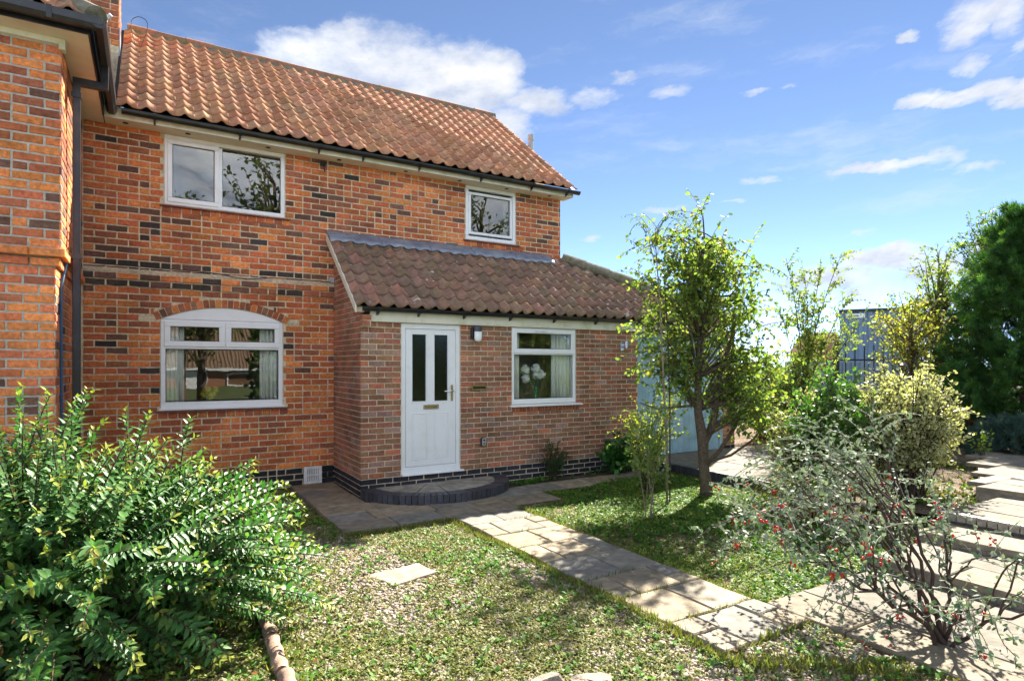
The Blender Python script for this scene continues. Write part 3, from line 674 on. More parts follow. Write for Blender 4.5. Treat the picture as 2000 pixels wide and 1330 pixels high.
def tile_roof(parent, tv, tf, cols, rows, gauge, origin, pitch, colf, keep, limit, mat_o, mat_a, name='roof_tile', seed=4):
    r = random.Random(seed); me = bpy.data.meshes.new(name); me.from_pydata(tv.tolist(), [], tf); me.update(); me.materials.append(mat_o)
    me.polygons.foreach_set('use_smooth', [i % 2 == 0 if i < len(tf) - 2 else False for i in range(len(tf))])
    td = np.array([0, math.cos(pitch), math.sin(pitch)]); L = []
    for x in cols:
        for j in range(rows):
            if not keep(x, j * gauge): continue
            p = np.array([x + r.uniform(-.003, .003), 0, 0]) + np.array([0, origin[0], origin[1]]) + td * (j * gauge + r.uniform(-.005, .005)) + np.array([0, 0, r.uniform(-.002, .002)])
            q = project(p); L.append((q[2] if q and -30 < q[0] < 2030 and -30 < q[1] < 1360 else 9e9, p, colf(x, j), r.uniform(-.010, .010), r.uniform(-.008, .008)))
    L.sort(key=lambda t: t[0])
    for d, p, c, ra, rc in L[:limit]:
        o = link(name, me, parent); o.location = Vector(p) - worldpos(parent); o.rotation_euler = (pitch + ra * .5, rc, ra); o.color = (*c, 1)
    if L[limit:]:
        Vs, Fs, Cs = [], [], []; b = 0
        for d, p, c, ra, rc in L[limit:]:
            Rm = np.array(Matrix.Rotation(ra, 3, 'Z') @ Matrix.Rotation(rc, 3, 'Y') @ Matrix.Rotation(pitch + ra * .5, 3, 'X'))
            Vs.append(tv @ Rm.T + p); Fs += [tuple(i + b for i in f) for f in tf]; Cs.append(np.tile(c, (len(tv), 1))); b += len(tv)
        o = mesh_np('remaining_' + name + 's', np.concatenate(Vs), Fs, mat_a, np.concatenate(Cs), parent=parent, kind='stuff')
rt = random.Random(8)
def col_tile(x, j):
    c = rt.choice(((0.50, 0.25, 0.14), (0.47, 0.225, 0.125), (0.52, 0.27, 0.155), (0.43, 0.205, 0.115), (0.48, 0.25, 0.15)))
    return vary(c, 0.14, rt)
TV, TF = tile_mesh(0.2125, 0.345, 0.046, 0.016)
tile_roof(roof, TV, TF, [-2.63 + 0.2125 * i for i in range(33)], 13, 0.2935, (EY - .02, EZ - .02), PITCH, col_tile, lambda x, s_: x < XR + 0.1, 300, M['tile_obj'], M['tile_attr'])
for i in range(16):                                   # ridge tiles and the mortar they sit in
    x0 = -2.70 + i * 0.43; m_ = MB(); r0 = 0.105 + rt.uniform(-.003, .003); zc = 7.335 + rt.uniform(-.006, .006)
    pr = [(4.04 + r0 * math.cos(t), zc + r0 * math.sin(t)) for t in np.linspace(-0.15, math.pi + .15, 15)] + [(4.04 + (r0 - .016) * math.cos(t), zc + (r0 - .016) * math.sin(t)) for t in np.linspace(math.pi + .15, -.15, 15)]
    m_.prism(pr, 'x', x0 + .004, min(x0 + 0.426, XR + 0.08)); m_.build('ridge_tile', M['ridge'], roof)
m_ = MB(); m_.prism([(3.90, 7.20), (4.18, 7.20), (4.13, 7.40), (3.955, 7.40)], 'x', -2.7, XR + 0.07); m_.build('ridge_mortar', M['moss_mortar'], roof)
vp = MB(); vp.tube([(4.34, 2.61, 0.0), (4.34, 2.61, 6.46)], 0.052, 14); vp.tube([(4.34, 2.61, 6.40), (4.34, 2.61, 6.50)], 0.064, 14)
tag(vp.build('vent_pipe', M['grey_plastic'], smooth=False, origin=(4.34, 2.61, 0)), 'grey vent pipe rising beside the gable end of the roof', 'pipe')
# black cable slung along the string course, and a stray bracket under the eaves
cab = [(x, YM - 0.055 - 0.006 * math.sin(x * 9), 3.06 - 0.012 * (x + 3.0) - (0.05 * math.exp(-((x + 1.25) / .28) ** 2))) for x in np.linspace(-3.0, -0.05, 40)]
o = MB().tube(cab, 0.006, 6).build('wall_cable', M['gasket']); tag(o, 'thin black cable running along the brick string course', 'cable')
o = MB().box(-0.07, 0.0, YM - 0.05, YM - 0.004, 3.02, 3.1).build('junction_box', M['grey_plastic']); tag(o, 'small grey junction box on the wall by the porch roof', 'box')
mb = MB().tube([(-0.16, YM - .01, 4.80), (-0.16, YM - .06, 4.76), (-0.14, YM - .06, 4.66)], 0.008, 6); mb.box(-0.2, -0.12, YM - 0.03, YM - .004, 4.76, 4.82)
tag(mb.build('eaves_bracket', M['gasket']), 'small black bracket under the eaves right of the wide upstairs window', 'bracket')

def bez(a, b, c, n=9):
    t = np.linspace(0, 1, n)[:, None]; return (1 - t) ** 2 * np.asarray(a) + 2 * t * (1 - t) * np.asarray(b) + t * t * np.asarray(c)
# ------------------------------------------------------------------ projecting wing at the left edge
YW = -0.80; XWL = -6.4; WC = 0.0868
wing = thing('house_wing', (-4.2, YW, 0), 'projecting orange brick wing with black gutter at the left edge', 'house')
UPI = 0.045                                            # the lower wall stands this much further back
mb = MB(); mb.box(XWL, XL - .007, YW + .007, YM, 2.80, ZS); mb.box(XWL, XL - UPI - .007, YW + UPI + .007, YM, 0, 2.80)
wwall = mb.build('wall', M['mortar_wing'], wing)
noclip = lambda a, b, za, zb: [(a, b)]
it = []
it += lay(Face((XL, YW, 0), 0), -0.97, 0.0, 2.80, ZS - .02, WC, BP, 0.017, noclip, col_wing, rb, half=0.1, first=0.115)
it += lay(Face((XL - UPI, YW + UPI, 0), 0), -0.97, 0.0, Z0, 2.70, WC, BP, 0.017, noclip, col_wing, rb, half=0.1, first=0.115)
it += lay(Face((XL, YW, 0), R(90)), 0.0, 2.15, 2.80, ZS - .02, WC, BP, 0.014, noclip, col_wing, rb, half=0.1, first=0.0)
it += lay(Face((XL - UPI, YW + UPI, 0), R(90)), 0.0, 2.1, Z0, 2.70, WC, BP, 0.014, noclip, col_wing, rb, half=0.1)
SO = lambda u, z: -0.018 if z < 2.80 else 0.028       # two corbelled string courses
it += lay(Face((XL, YW, 0), 0), -0.97, 0.02, 2.714, 2.80, WC, BP, 0.016, noclip, col_wing, rb, half=0.05, outf=lambda u, z: -0.015)
it += lay(Face((XL, YW, 0), R(90)), 0.0, 2.15, 2.714, 2.80, WC, BP, 0.014, noclip, col_wing, rb, half=0.05, outf=lambda u, z: -0.015)
it += lay(Face((XL, YW, 0), 0), -0.97, 0.035, 2.801, 2.886, WC, BP, 0.016, noclip, col_wing, rb, half=0.05, outf=lambda u, z: 0.03)
it += lay(Face((XL, YW, 0), R(90)), -0.03, 2.15, 2.801, 2.886, WC, BP, 0.014, noclip, col_wing, rb, half=0.05, outf=lambda u, z: 0.03)
bricks_to_scene(it, wwall, 300, seed=6)
# eaves of the wing
mb = MB(); mb.box(XWL, -2.885, -1.05, YW + .02, ZS, ZS + 0.02); mb.box(XL - .02, -2.885, YW + .021, 1.36, ZS + .001, ZS + 0.021); mb.build('soffit', M['soffit'], wing)
mb = MB(); mb.box(XWL, XL - .02, YW - 0.03, YW + .006, ZS - 0.055, ZS - .002); mb.box(XL - .019, XL + .03, YW - 0.03, YW + 0.06, ZS - 0.1, ZS - .002); mb.build('cover_strip', M['cream'], wing)
mb = MB(); mb.box(XWL, -2.868, -1.066, -1.05, ZS - 0.008, ZS + 0.17); mb.box(-2.884, -2.868, -1.049, 1.08, ZS - 0.008, ZS + 0.17); mb.build('fascia', M['black'], wing)
def deep_gutter(axis, a, b, c, z, sgn):
    pr = [(c - sgn * .055, z + .0), (c - sgn * .05, z - .06), (c - sgn * .02, z - .085), (c + sgn * .03, z - .085), (c + sgn * .058, z - .05), (c + sgn * .064, z + .012), (c + sgn * .052, z + .012), (c + sgn * .046, z - .045), (c - sgn * .04, z - .05)]
    g_ = MB(); g_.prism(pr, axis, a, b); return g_.build('gutter', M['black'], wing)
gu = deep_gutter('x', XWL, -2.765, -1.125, 4.955, -1); deep_gutter('y', -1.18, 1.06, -2.795, 4.957, 1)
for x in (-3.18, -3.6):
    MB().box(x, x + .04, -1.195, -1.185, 4.86, 4.975).build('gutter_clip', M['black'], gu)
# hipped pantile roof of the wing
mb = MB(); hx, hy, hz = -5.0, 1.15, 6.75
mb.add([(XWL, -1.09, 4.985), (-2.77, -1.09, 4.985), (hx, hy, hz), (XWL, hy, hz)], [(0, 1, 2, 3)])
mb.add([(-2.77, -1.09, 4.985), (-2.77, 4.5, 4.985), (hx, 4.5, hz), (hx, hy, hz)], [(0, 1, 2, 3)])
wroof = mb.build('roof', M['gasket'], wing)
wp = math.atan2(hz - 4.985, hy + 1.09)
tile_roof(wroof, TV, TF, [-4.3 + 0.2125 * i for i in range(8)], 9, 0.2935, (-1.12, 4.985), wp, col_tile, lambda x, s_: x < -2.9 - s_ * math.cos(wp) * 0.98, 60, M['tile_obj'], M['tile_attr'], seed=9)
A = np.array((-2.80, -1.06, 5.0)); B = np.array((hx, hy, hz + .0)); 
for i in range(7):
    p = A + (B - A) * (i / 7 + .012); q = A + (B - A) * ((i + 1) / 7); m_ = MB(); m_.tube([p, q], [0.115, 0.098], 12); m_.build('hip_tile', M['moss_mortar'], wroof)
# chimney behind the hip
chim = thing('chimney_stack', (-3.3, 3.1, 4.9), 'tall red brick chimney stack behind the left gutter', 'chimney')
mb = MB(); mb.box(-3.85, -2.777, 2.807, 3.55, 4.9, 8.6); cw = mb.build('stack', M['mortar_house'], chim)
colc = lambda u, z: vary(rb.choice((RED, RED, ORANGE, DARK, BROWN)))
it = lay(Face((-2.77, 2.80, 0), 0), -1.08, 0, 6.5, 8.3, CP, BP, 0.012, noclip, colc, rb) + lay(Face((-2.77, 2.80, 0), R(90)), 0, 0.75, 6.5, 8.3, CP, BP, 0.012, noclip, colc, rb)
bricks_to_scene(it, cw, 200, seed=7)
mb = MB(); mb.box(-2.775, -2.762, 2.81, 3.56, 6.3, 6.78); mb.build('flashing', M['lead'], chim)
o = MB().tube([(-2.95, 2.55, 6.4), (-2.93, 2.55, 6.72), (-2.86, 2.5, 6.79)], 0.028, 8).build('white_pipe', M['white_paint'], origin=(-2.95, 2.55, 6.4)); tag(o, 'short bent white pipe in front of the chimney base', 'pipe')
wl = np.array([(-2.55, 2.9, 6.55), (-2.66, 2.95, 6.95), (-2.55, 3.0, 7.12), (-2.40, 3.0, 7.08), (-2.42, 2.95, 6.85), (-2.5, 2.9, 6.6)]); wl = np.concatenate([bez((wl[i] + wl[i + 1]) / 2 if i else wl[0], wl[i + 1], (wl[i + 1] + wl[i + 2]) / 2 if i < 3 else wl[-1], 8)[:-1] for i in range(4)] + [wl[-1:]])
o = MB().tube(wl, 0.005, 5).build('wire_loop', M['gasket'], origin=(-2.5, 2.9, 6.55)); tag(o, 'loose black wire loop above the roof beside the chimney', 'wire')
# rain-water pipe in the corner
pipe = thing('downpipe', (-3.03, -0.30, 0), 'square black downpipe in the corner between wing and house', 'pipe')
mb = MB(); mb.box(-3.065, -2.998, -0.34, -0.272, 0.05, 4.70); mb.build('pipe', M['black'], pipe, bevel=0.006)
mb = MB(); mb.box(-3.065, -2.76, -0.345, -0.277, 4.63, 4.705); mb.box(-2.825, -2.757, -0.345, -0.277, 4.70, 4.90); mb.build('offset_arm', M['black'], pipe, bevel=0.006)
for z in (0.9, 2.86, 4.5): MB().box(-3.075, -2.99, -0.35, -0.264, z, z + 0.05).build('pipe_clip', M['black'], pipe)
cb = [(XL - UPI + .012, -0.47 + 0.02 * math.sin(z * 2), z) for z in np.linspace(0.3, 2.55, 24)] + [(XL - .02, -0.42, 2.68), (XL + .015, -0.40, 2.85)]
tag(MB().tube(cb, 0.013, 7).build('blue_cable', surf('blue_cable_sheath', (0.05, 0.12, 0.24), 0.4, var=0.1), origin=(XL, -0.45, 0.3)), 'blue cable running up the wing wall beside the downpipe', 'cable')

# ------------------------------------------------------------------ porch extension and garage under one lean-to roof
XG0, XG1 = 4.87, 7.14; ZP = 2.45
porch = thing('porch_extension', (2.4, 0, 0), 'brown brick lean-to porch and garage with dark pantile roof', 'porch')
DR = (0.569, 1.466, 0.275, 2.362); WP = (2.331, 3.538, 1.185, 2.362)
pc = MB(); a_, b_ = 0.006, 0.22
for x0, x1, z0, z1 in ((0.007, DR[0], 0, ZP), (DR[0], DR[1], 0, DR[2]), (DR[0], DR[1], DR[3], ZP), (DR[1], WP[0], 0, ZP), (WP[0], WP[1], 0, WP[2]), (WP[0], WP[1], WP[3], ZP), (WP[1], XG0 - .005, 0, ZP)):
    pc.box(x0, x1, a_, b_, z0, z1)
PP = math.atan2(3.72 - 2.565, 1.36 + 0.13); tp = math.tan(PP)
pc.prism([(b_, 0), (YM, 0), (YM, 2.55 + (YM + .13) * tp - .06), (b_, 2.55 + (b_ + .13) * tp - .06)], 'x', 0.007, 0.22)
pc.box(XG0 - .2, XG0 - .005, b_, YM, 0, ZP); pc.box(XG1, XG1 + 0.33, 0.1, 0.4, 0, ZP); pc.box(XG0, XG1, .14, .3, 2.28, ZP); pc.box(4.3, XG1 + .3, 3.0, 3.2, 0, ZP); pc.box(XG1 + .1, XG1 + .33, .4, 3.0, 0, ZP)
pwall = pc.build('wall', M['mortar_porch'], porch)
prects = [DR, WP, (WP[0] - .01, WP[1] + .05, 1.06, 1.19)]
it = lay(Face((0, 0, 0), 0), 0.0, XG0 - .003, 0.27 - 4 * .075, 2.37, 0.075, 0.225, 0.011, clip_rects(prects), col_porch, rb, half=0.0, first=-0.1125)
it = [b for b in it if b[0][2] > -0.02]
def slope_clip(a, b, za, zb):
    y = -b; zr = 2.53 + (-a * 0 + 0) ; out = []
    return [(a, b)]
side = lay(Face((0, YM, 0), R(-90)), 0.0, YM, 0.27 - 4 * .075, 3.75, 0.075, 0.225, 0.011, noclip, col_porch, rb, half=0.0)
side = [b for b in side if b[2] > 0.03 and b[0][2] + .03 < 2.50 + (b[0][1] - b[2] * .45 + .13) * tp and b[0][2] > -.02]
it += side
for k, z in enumerate((2.305, 2.38)):                 # corbelled foot of the verge
    for x0, w in ((0.0, 0.105),) if k == 0 else ((0.0, 0.12),):
        it.append((np.array([x0 + w / 2 - .0, -0.085, z + .03]), 0, w, 0.064, vary(PR)))
        it.append((np.array([-0.002, -0.04, z + .03]), R(-90), 0.085, 0.064, vary(PB)))
mb = MB(); mb.box(0.003, 0.118, -0.08, 0.005, 2.298, 2.445); mb.build('corbel', M['mortar_porch'], porch)
it += [(np.array([WP[0] + .028 + i * 0.0672, -0.004, 1.118]), 0, 0.056, 0.095, vary((0.36, 0.115, 0.06))) for i in range(19)]
it += lay(Face((XG1, 0.09, 0), 0), 0.0, 0.34, 0.17, 2.37, 0.075, 0.225, 0.011, noclip, col_porch, rb, half=0)
bricks_to_scene(it, pwall, 300, seed=12)
# lean-to roof, hipped at its right end
PEY, PEZ = -0.13, 2.565; HIPX0, HIPX1 = 4.25, 7.30
def on_p(x, y, off=0.0): return (x, y - off * math.sin(PP), PEZ + (y - PEY) * tp + off * math.cos(PP))
mb = MB(); mb.add([on_p(-0.1, PEY + .02, -.03), on_p(HIPX1, PEY + .02, -.03), on_p(HIPX0, YM, -.03), on_p(-0.1, YM, -.03)], [(0, 1, 2, 3)])
mb.add([on_p(HIPX1, PEY + .02, -.03), (HIPX1, 3.3, 2.54), (HIPX0, 3.3, 2.54 + .4), on_p(HIPX0, YM, -.03)], [(0, 1, 2, 3)])
proof = mb.build('roof', M['gasket'], porch)
PV, PF = tile_mesh(0.2, 0.35, 0.056, 0.028)
def col_pt(x, j): return vary(rt.choice(((0.255, 0.162, 0.115), (0.28, 0.175, 0.12), (0.235, 0.15, 0.11), (0.30, 0.175, 0.12)) + (((0.36, 0.18, 0.13),) if x < 1.2 else ())), 0.13, rt)
PL = (YM + .13) / math.cos(PP); GA = 0.27
tile_roof(proof, PV, PF, [-0.0 + 0.2 * i for i in range(37)], 7, GA, (PEY - .015, PEZ - .015), PP, col_pt,
          lambda x, s_: x < HIPX1 - 0.12 - (s_ * math.cos(PP) + .1) / (YM + .13) * (HIPX1 - HIPX0), 300, M['ptile'], M['ptile'], seed=14)
A = np.array(on_p(HIPX1 + .02, PEY - .02, .07)); B = np.array(on_p(HIPX0 - .05, YM, .07))
for i in range(8):
    p = A + (B - A) * (i / 8); q = A + (B - A) * ((i + .985) / 8); m_ = MB(); m_.tube([p, q], [0.105, 0.09], 12); m_.build('hip_tile', M['ridge_dark'] if 'ridge_dark' in M else M['moss_mortar'], proof)
# lead flashing: dressed up the wall and over the top tiles in five lapped sheets
for i in range(5):
    x0 = -0.10 + i * 0.805; x1 = x0 + 0.815; V = []; F = []; nx_ = 18
    for k in range(nx_ + 1):
        x = x0 + (x1 - x0) * k / nx_; wv = 0.013 * math.cos(2 * math.pi * (x / 0.2)); lap = 0.004 * (i % 2)
        V += [(x, YM - .008 - lap, 3.80 - 0.004 * (i % 2)), (x, YM - 0.016 - lap, on_p(0, YM - .02, .075)[2] + lap), on_p(x, YM - 0.10, .075 + wv * .5 + lap), on_p(x, YM - 0.20 + 0.012 * math.sin(x * 9), .062 + wv * 1.5 + lap)]
    for k in range(nx_):
        for r_ in range(3): F.append((k * 4 + r_, (k + 1) * 4 + r_, (k + 1) * 4 + r_ + 1, k * 4 + r_ + 1))
    o = mesh_np('flashing_sheet', V, F, M['lead'], smooth=True, parent=proof)
    sd = o.modifiers.new('solid', 'SOLIDIFY'); sd.thickness = 0.004
# left verge: board below the tiles
mb = MB(); P_ = [(PEY - .02, PEZ - .10), (PEY - .02, PEZ + .0), (YM - .01, PEZ + (YM - PEY) * tp + .02), (YM - .01, PEZ + (YM - PEY) * tp - .08)]
mb.prism(P_, 'x', -0.115, -0.095); mb.build('verge_board', M['cream'], porch)
mb = MB(); mb.prism([(PEY + .03, PEZ - .09), (PEY + .03, PEZ - .03), (YM - .01, PEZ + (YM - PEY) * tp - .03), (YM - .01, PEZ + (YM - PEY) * tp - .075)], 'x', -0.094, 0.02); mb.build('verge_soffit', M['mortar_porch'], porch)
MB().box(0.122, 6.86, -0.035, -0.012, 2.364, 2.50).build('fascia', M['cream'], porch)
gutter(porch, 'x', 0.0, 6.92, -0.098, 2.545, brackets=(0.2, 0.78, 1.48, 2.25, 3.05, 3.88, 4.75, 5.6, 6.4))
# front door
fr = MB(); y = 0.02
fr.box(DR[0] + .002, DR[0] + .065, y, y + .07, DR[2] + .04, DR[3] - .002); fr.box(DR[1] - .065, DR[1] - .002, y, y + .07, DR[2] + .04, DR[3] - .002); fr.box(DR[0] + .002, DR[1] - .002, y + .001, y + .069, DR[3] - .075, DR[3] - .002); fr.box(DR[0] + .002, DR[1] - .002, y - .006, y + .07, DR[2] + .002, DR[2] + .10)
door = fr.build('front_door', M['upvc'], porch, bevel=0.006)
lx0, lx1, lz0, lz1 = DR[0] + .07, DR[1] - .07, DR[2] + .105, DR[3] - .08
gl = [(0.722, 0.958, 1.262, 2.225), (1.054, 1.290, 1.262, 2.225)]
lf = MB(); yd = 0.028
xs = [lx0, gl[0][0], gl[0][1], gl[1][0], gl[1][1], lx1]
for i in range(5):
    if i in (1, 3): lf.box(xs[i], xs[i + 1], yd, yd + .05, lz0, 1.262); lf.box(xs[i], xs[i + 1], yd, yd + .05, 2.225, lz1)
    else: lf.box(xs[i], xs[i + 1], yd, yd + .05, lz0, lz1)
leaf = lf.build('door_leaf', M['upvc'], door)
for g_ in gl:
    pane(door, g_[0] + .012, g_[1] - .012, g_[2] + .012, g_[3] - .012, yd + .022, M['door_glass'])
    b_ = MB(); frame_rect(b_, g_[0], g_[1], g_[2], g_[3], yd - .008, yd + .02, 0.016); b_.build('glazing_bead', M['upvc'], door, bevel=0.005)
    b_ = MB(); frame_rect(b_, g_[0], g_[1], 0.47, 1.115, yd - .009, yd - .001, 0.014); b_.build('panel_moulding', M['upvc'], door, bevel=0.004)
    b_ = MB(); b_.box(g_[0] + .03, g_[1] - .03, yd - .007, yd - .0005, 0.50, 1.085); b_.build('door_panel', M['upvc'], door, bevel=0.004)
b_ = MB(); frame_rect(b_, lx0 + .002, lx1 - .002, lz0 + .002, lz1 - .002, yd - .004, yd - .0005, 0.012); b_.build('weather_seal', M['upvc'], door)
MB().prism([(-.035, 0.262), (-.035, 0.275), (0.05, 0.30), (0.05, 0.262)], 'x', DR[0] + .01, DR[1] + .045).build('threshold', M['upvc'], door)
mb = MB(); mb.box(0.895, 1.13, yd - .018, yd - .004, 1.165, 1.232); lp = mb.build('letter_plate', M['chrome'], door, bevel=0.004); MB().box(0.918, 1.107, yd - .022, yd - .0185, 1.18, 1.217).build('flap', M['brass'], lp)
mb = MB(); mb.box(1.322, 1.352, yd - .014, yd - .002, 1.27, 1.50); hd = mb.build('door_handle', M['brass'], door, bevel=0.004)
mb = MB(); mb.tube([(1.337, yd - .012, 1.418), (1.337, yd - .055, 1.418), (1.30, yd - .06, 1.416), (1.20, yd - .055, 1.412)], [.012, .012, .011, .009], 8); mb.build('lever', M['chrome'], hd)
MB().box(DR[0] + .1, DR[1] - .1, 0.3, 0.33, 0.3, 2.3).build('inner_screen', M['room'], door)
# porch window
wpo = window(porch, *WP, 0.0, bars=((1.945, 0.045, WP[0] + .04, WP[1] - .04),), sashes=((WP[0] + .022, WP[1] - .022, 1.965, 2.345, 0.07),), fixed=((WP[0] + .048, WP[1] - .048, 1.262, 1.94),), fw=0.046, wb=0.075)
MB().box(2.75, 3.08, -0.02, -0.005, 2.30, 2.318).build('trickle_vent', M['white_paint'], wpo)
MB().prism([(-.055, 1.148), (-.055, 1.166), (0.05, 1.186), (0.05, 1.15)], 'x', WP[0] - .035, WP[1] + .10).build('sill', M['upvc'], wpo)
room(porch, 2.0, 4.2, 0.2, 2.42, 0.21, 1.1)
# garage doors
gd = MB(); gd.box(XG0 + .01, XG0 + .08, 0.10, 0.2, 0.165, 2.36); gd.box(XG1 - .08, XG1 - .01, 0.10, 0.2, 0.165, 2.36); gd.box(XG0 + .08, XG1 - .08, 0.10, 0.2, 2.27, 2.36)
gdo = gd.build('garage_door', M['blue_paint'], porch)
x = XG0 + .084
while x < XG1 - .1:
    w = min(0.145, XG1 - .084 - x)
    MB().box(x + .002, x + w - .002, 0.13 + rb.uniform(0, .003), 0.165, 0.17, 2.265).build('board', M['blue_paint'], gdo, bevel=0.005); x += 0.145
for z in (0.42, 1.9):
    MB().box(XG0 + .1, XG0 + 1.05, 0.118, 0.129, z, z + .05).build('hinge_strap', M['blue_paint'], gdo)
    MB().box(XG1 - 1.05, XG1 - .1, 0.118, 0.129, z, z + .05).build('hinge_strap', M['blue_paint'], gdo)
# fittings on the walls
o = thing('security_light', (1.70, 0, 2.27), 'black and white bulkhead lamp on the wall right of the door', 'lamp')
mb = MB(); mb.box(1.62, 1.72, -0.055, -0.003, 2.17, 2.33); mb.build('back_plate', M['black'], o, bevel=0.012)
mb = MB(); mb.prism([(1.70 + .06 * math.cos(t), -0.10 + .045 * math.sin(t)) for t in np.linspace(0, 2 * math.pi, 16, endpoint=False)], 'z', 2.27, 2.345); mb.build('cap', surf('lamp_cap', (0.07, 0.075, 0.09), 0.4), o, bevel=0.008)
mb = MB(); P_ = []
for zz, k in ((2.268, .96), (2.17, .96), (2.14, .8), (2.125, .5)): P_.append((zz, k))
V = []; F = []
for zz, k in P_: V += [(1.70 + .06 * k * math.cos(t), -0.10 + .045 * k * math.sin(t), zz) for t in np.linspace(0, 2 * math.pi, 16, endpoint=False)]
for l in range(3): F += [(l * 16 + i, l * 16 + (i + 1) % 16, l * 16 + 16 + (i + 1) % 16, l * 16 + 16 + i) for i in range(16)]
F += [tuple(range(48, 64)), tuple(range(16))]
mb.add(V, F); mb.build('diffuser', surf('opal_glass', (0.85, 0.86, 0.88), 0.25), o, smooth=False)
o = thing('wall_lantern', (4.50, 0, 2.10), 'small steel up-and-down wall light near the garage doors', 'lamp')
MB().box(4.46, 4.53, -0.02, -0.003, 2.03, 2.17).build('back_plate', M['chrome'], o, bevel=0.004)
MB().tube([(4.545, -0.075, 2.075), (4.545, -0.075, 2.19)], 0.032, 14).build('lamp_body', M['chrome'], o); MB().box(4.50, 4.545, -0.06, -0.015, 2.11, 2.14).build('arm', M['chrome'], o)
o = thing('key_safe', (1.83, 0, 0.66), 'small grey key safe box low on the wall right of the door', 'key safe')
MB().box(1.785, 1.86, -0.05, -0.003, 0.60, 0.72).build('body', M['black'], o, bevel=0.012); MB().box(1.793, 1.852, -0.058, -0.0505, 0.607, 0.713).build('cover', M['grey_plastic'], o, bevel=0.008)
MB().box(1.806, 1.838, -0.0605, -0.0585, 0.672, 0.70).build('window', M['gasket'], o); MB().box(1.804, 1.841, -0.061, -0.0585, 0.617, 0.655).build('keypad', M['chrome'], o)
o = thing('wall_letter_plate', (1.765, 0, 1.453), 'brass letter plate set in the brick wall beside the door', 'letter plate')
mb = MB(); frame_rect(mb, 1.642, 1.89, 1.415, 1.49, -0.016, -0.003, 0.02); mb.build('frame', M['brass'], o); MB().box(1.664, 1.868, -0.008, -0.004, 1.437, 1.468).build('flap', M['dark_metal'], o)
o = thing('air_vent', (-0.31, YM, 0.15), 'white slotted air vent grille low on the house wall', 'vent')
x0, x1, z0, z1 = -0.437, -0.182, 0.036, 0.283; mb = MB(); frame_rect(mb, x0, x1, z0, z1, YM - .045, YM - .006, 0.03); mb.box(x0 + .03, x1 - .03, YM - .044, YM - .007, 0.149, 0.169); mb.build('frame', M['white_paint'], o)
MB().box(x0 + .03, x1 - .03, YM - .012, YM - .007, z0 + .03, z1 - .03).build('backing', M['gasket'], o)
for i in range(8):
    xx = x0 + .033 + i * 0.0253
    for (a, b) in ((z0 + .0305, .1485), (.1695, z1 - .0305)): MB().box(xx, xx + .014, YM - .042, YM - .0125, a, b).build('slat', M['white_paint'], o)
o = MB(); frame_rect(o, -0.165, -0.01, 0.10, 0.28, YM - .012, YM - .0045, 0.012)
for i in range(5): o.box(-0.152, -0.022, YM - .012, YM - .0045, 0.125 + i * 0.03, 0.14 + i * 0.03)
tag(o.build('air_brick', M['dark_metal'], origin=(-0.09, YM, 0.1)), 'dark terracotta air brick in the corner beside the porch', 'air brick')

# semicircular step before the door
step = thing('door_step', (1.07, -0.42, 0.0), 'semicircular blue brick and stone step before the white front door', 'step')
SX, SR, SY = 1.07, 1.075, -0.015; SYR = 0.90          # half width, half depth of the half-ellipse
def ell(t, k): return (SX + (SR - k) * math.cos(t), SY - (SYR - k) * math.sin(t))
mb = MB(); mb.prism([ell(t, 0.03) for t in np.linspace(0, math.pi, 40)], 'z', 0.0, 0.128); sb = mb.build('core', M['grout'], step)
# divide the rim by arc length
ts = np.linspace(0, math.pi, 400); pts = np.array([ell(t, 0.0) for t in ts]); cum = np.concatenate([[0], np.cumsum(np.hypot(*np.diff(pts, axis=0).T))])
nb = int(cum[-1] / 0.078)
for i in range(nb):
    ta, tb = np.interp([cum[-1] * (i + .05) / nb, cum[-1] * (i + .95) / nb], cum, ts)
    P_ = [ell(ta, 0), ell((ta + tb) / 2, -.002), ell(tb, 0), ell(tb, 0.195), ell(ta, 0.195)]
    m_ = MB(); m_.prism(P_, 'z', 0.012, 0.15 + rb.uniform(-.003, .002)); o = m_.build('kerb_brick', M['bluebrick'], step); o.color = (*bluec(), 1)
fan = [0, .5, .95, 1.3, 1.75, 2.2, 2.65, math.pi]
for a, b in zip(fan[:-1], fan[1:]):
    for (k0, k1) in ((0.205, 0.50), (0.51, 0.89)):
        tt = np.linspace(a + .012, b - .012, 6)
        P_ = [ell(t, k0) for t in tt] + [ell(t, min(k1, .885)) for t in tt[::-1]]
        m_ = MB(); m_.prism(P_, 'z', 0.10, 0.147 + rb.uniform(-.002, .002)); o = m_.build('step_stone', M['slab_obj'], step); s_ = rb.uniform(.8, 1.1); o.color = (0.34 * s_, 0.31 * s_, 0.255 * s_, 1)

# ------------------------------------------------------------------ things behind the glass
def curtain(x0, x1, z0, z1, y, label, amp=0.025, waves=4, col=None):
    V = []; F = []; n_ = 40
    for k in range(n_ + 1):
        x = x0 + (x1 - x0) * k / n_; yy = y + amp * math.sin(2 * math.pi * waves * k / n_) + amp * .4 * math.sin(2 * math.pi * waves * 2.3 * k / n_)
        V += [(x, yy, z0), (x, yy, z1)]
    F = [(2 * k, 2 * k + 2, 2 * k + 3, 2 * k + 1) for k in range(n_)]
    o = mesh_np('curtain', V, F, col or M['curtain'], smooth=True, origin=((x0 + x1) / 2, y, z0)); sd = o.modifiers.new('solid', 'SOLIDIFY'); sd.thickness = 0.003
    return tag(o, label, 'curtain')
curtain(2.34, 2.52, 1.18, 2.36, 0.125, 'pale curtain at the left of the porch window'); curtain(3.14, 3.56, 1.18, 2.36, 0.125, 'pale curtain at the right of the porch window', waves=6)
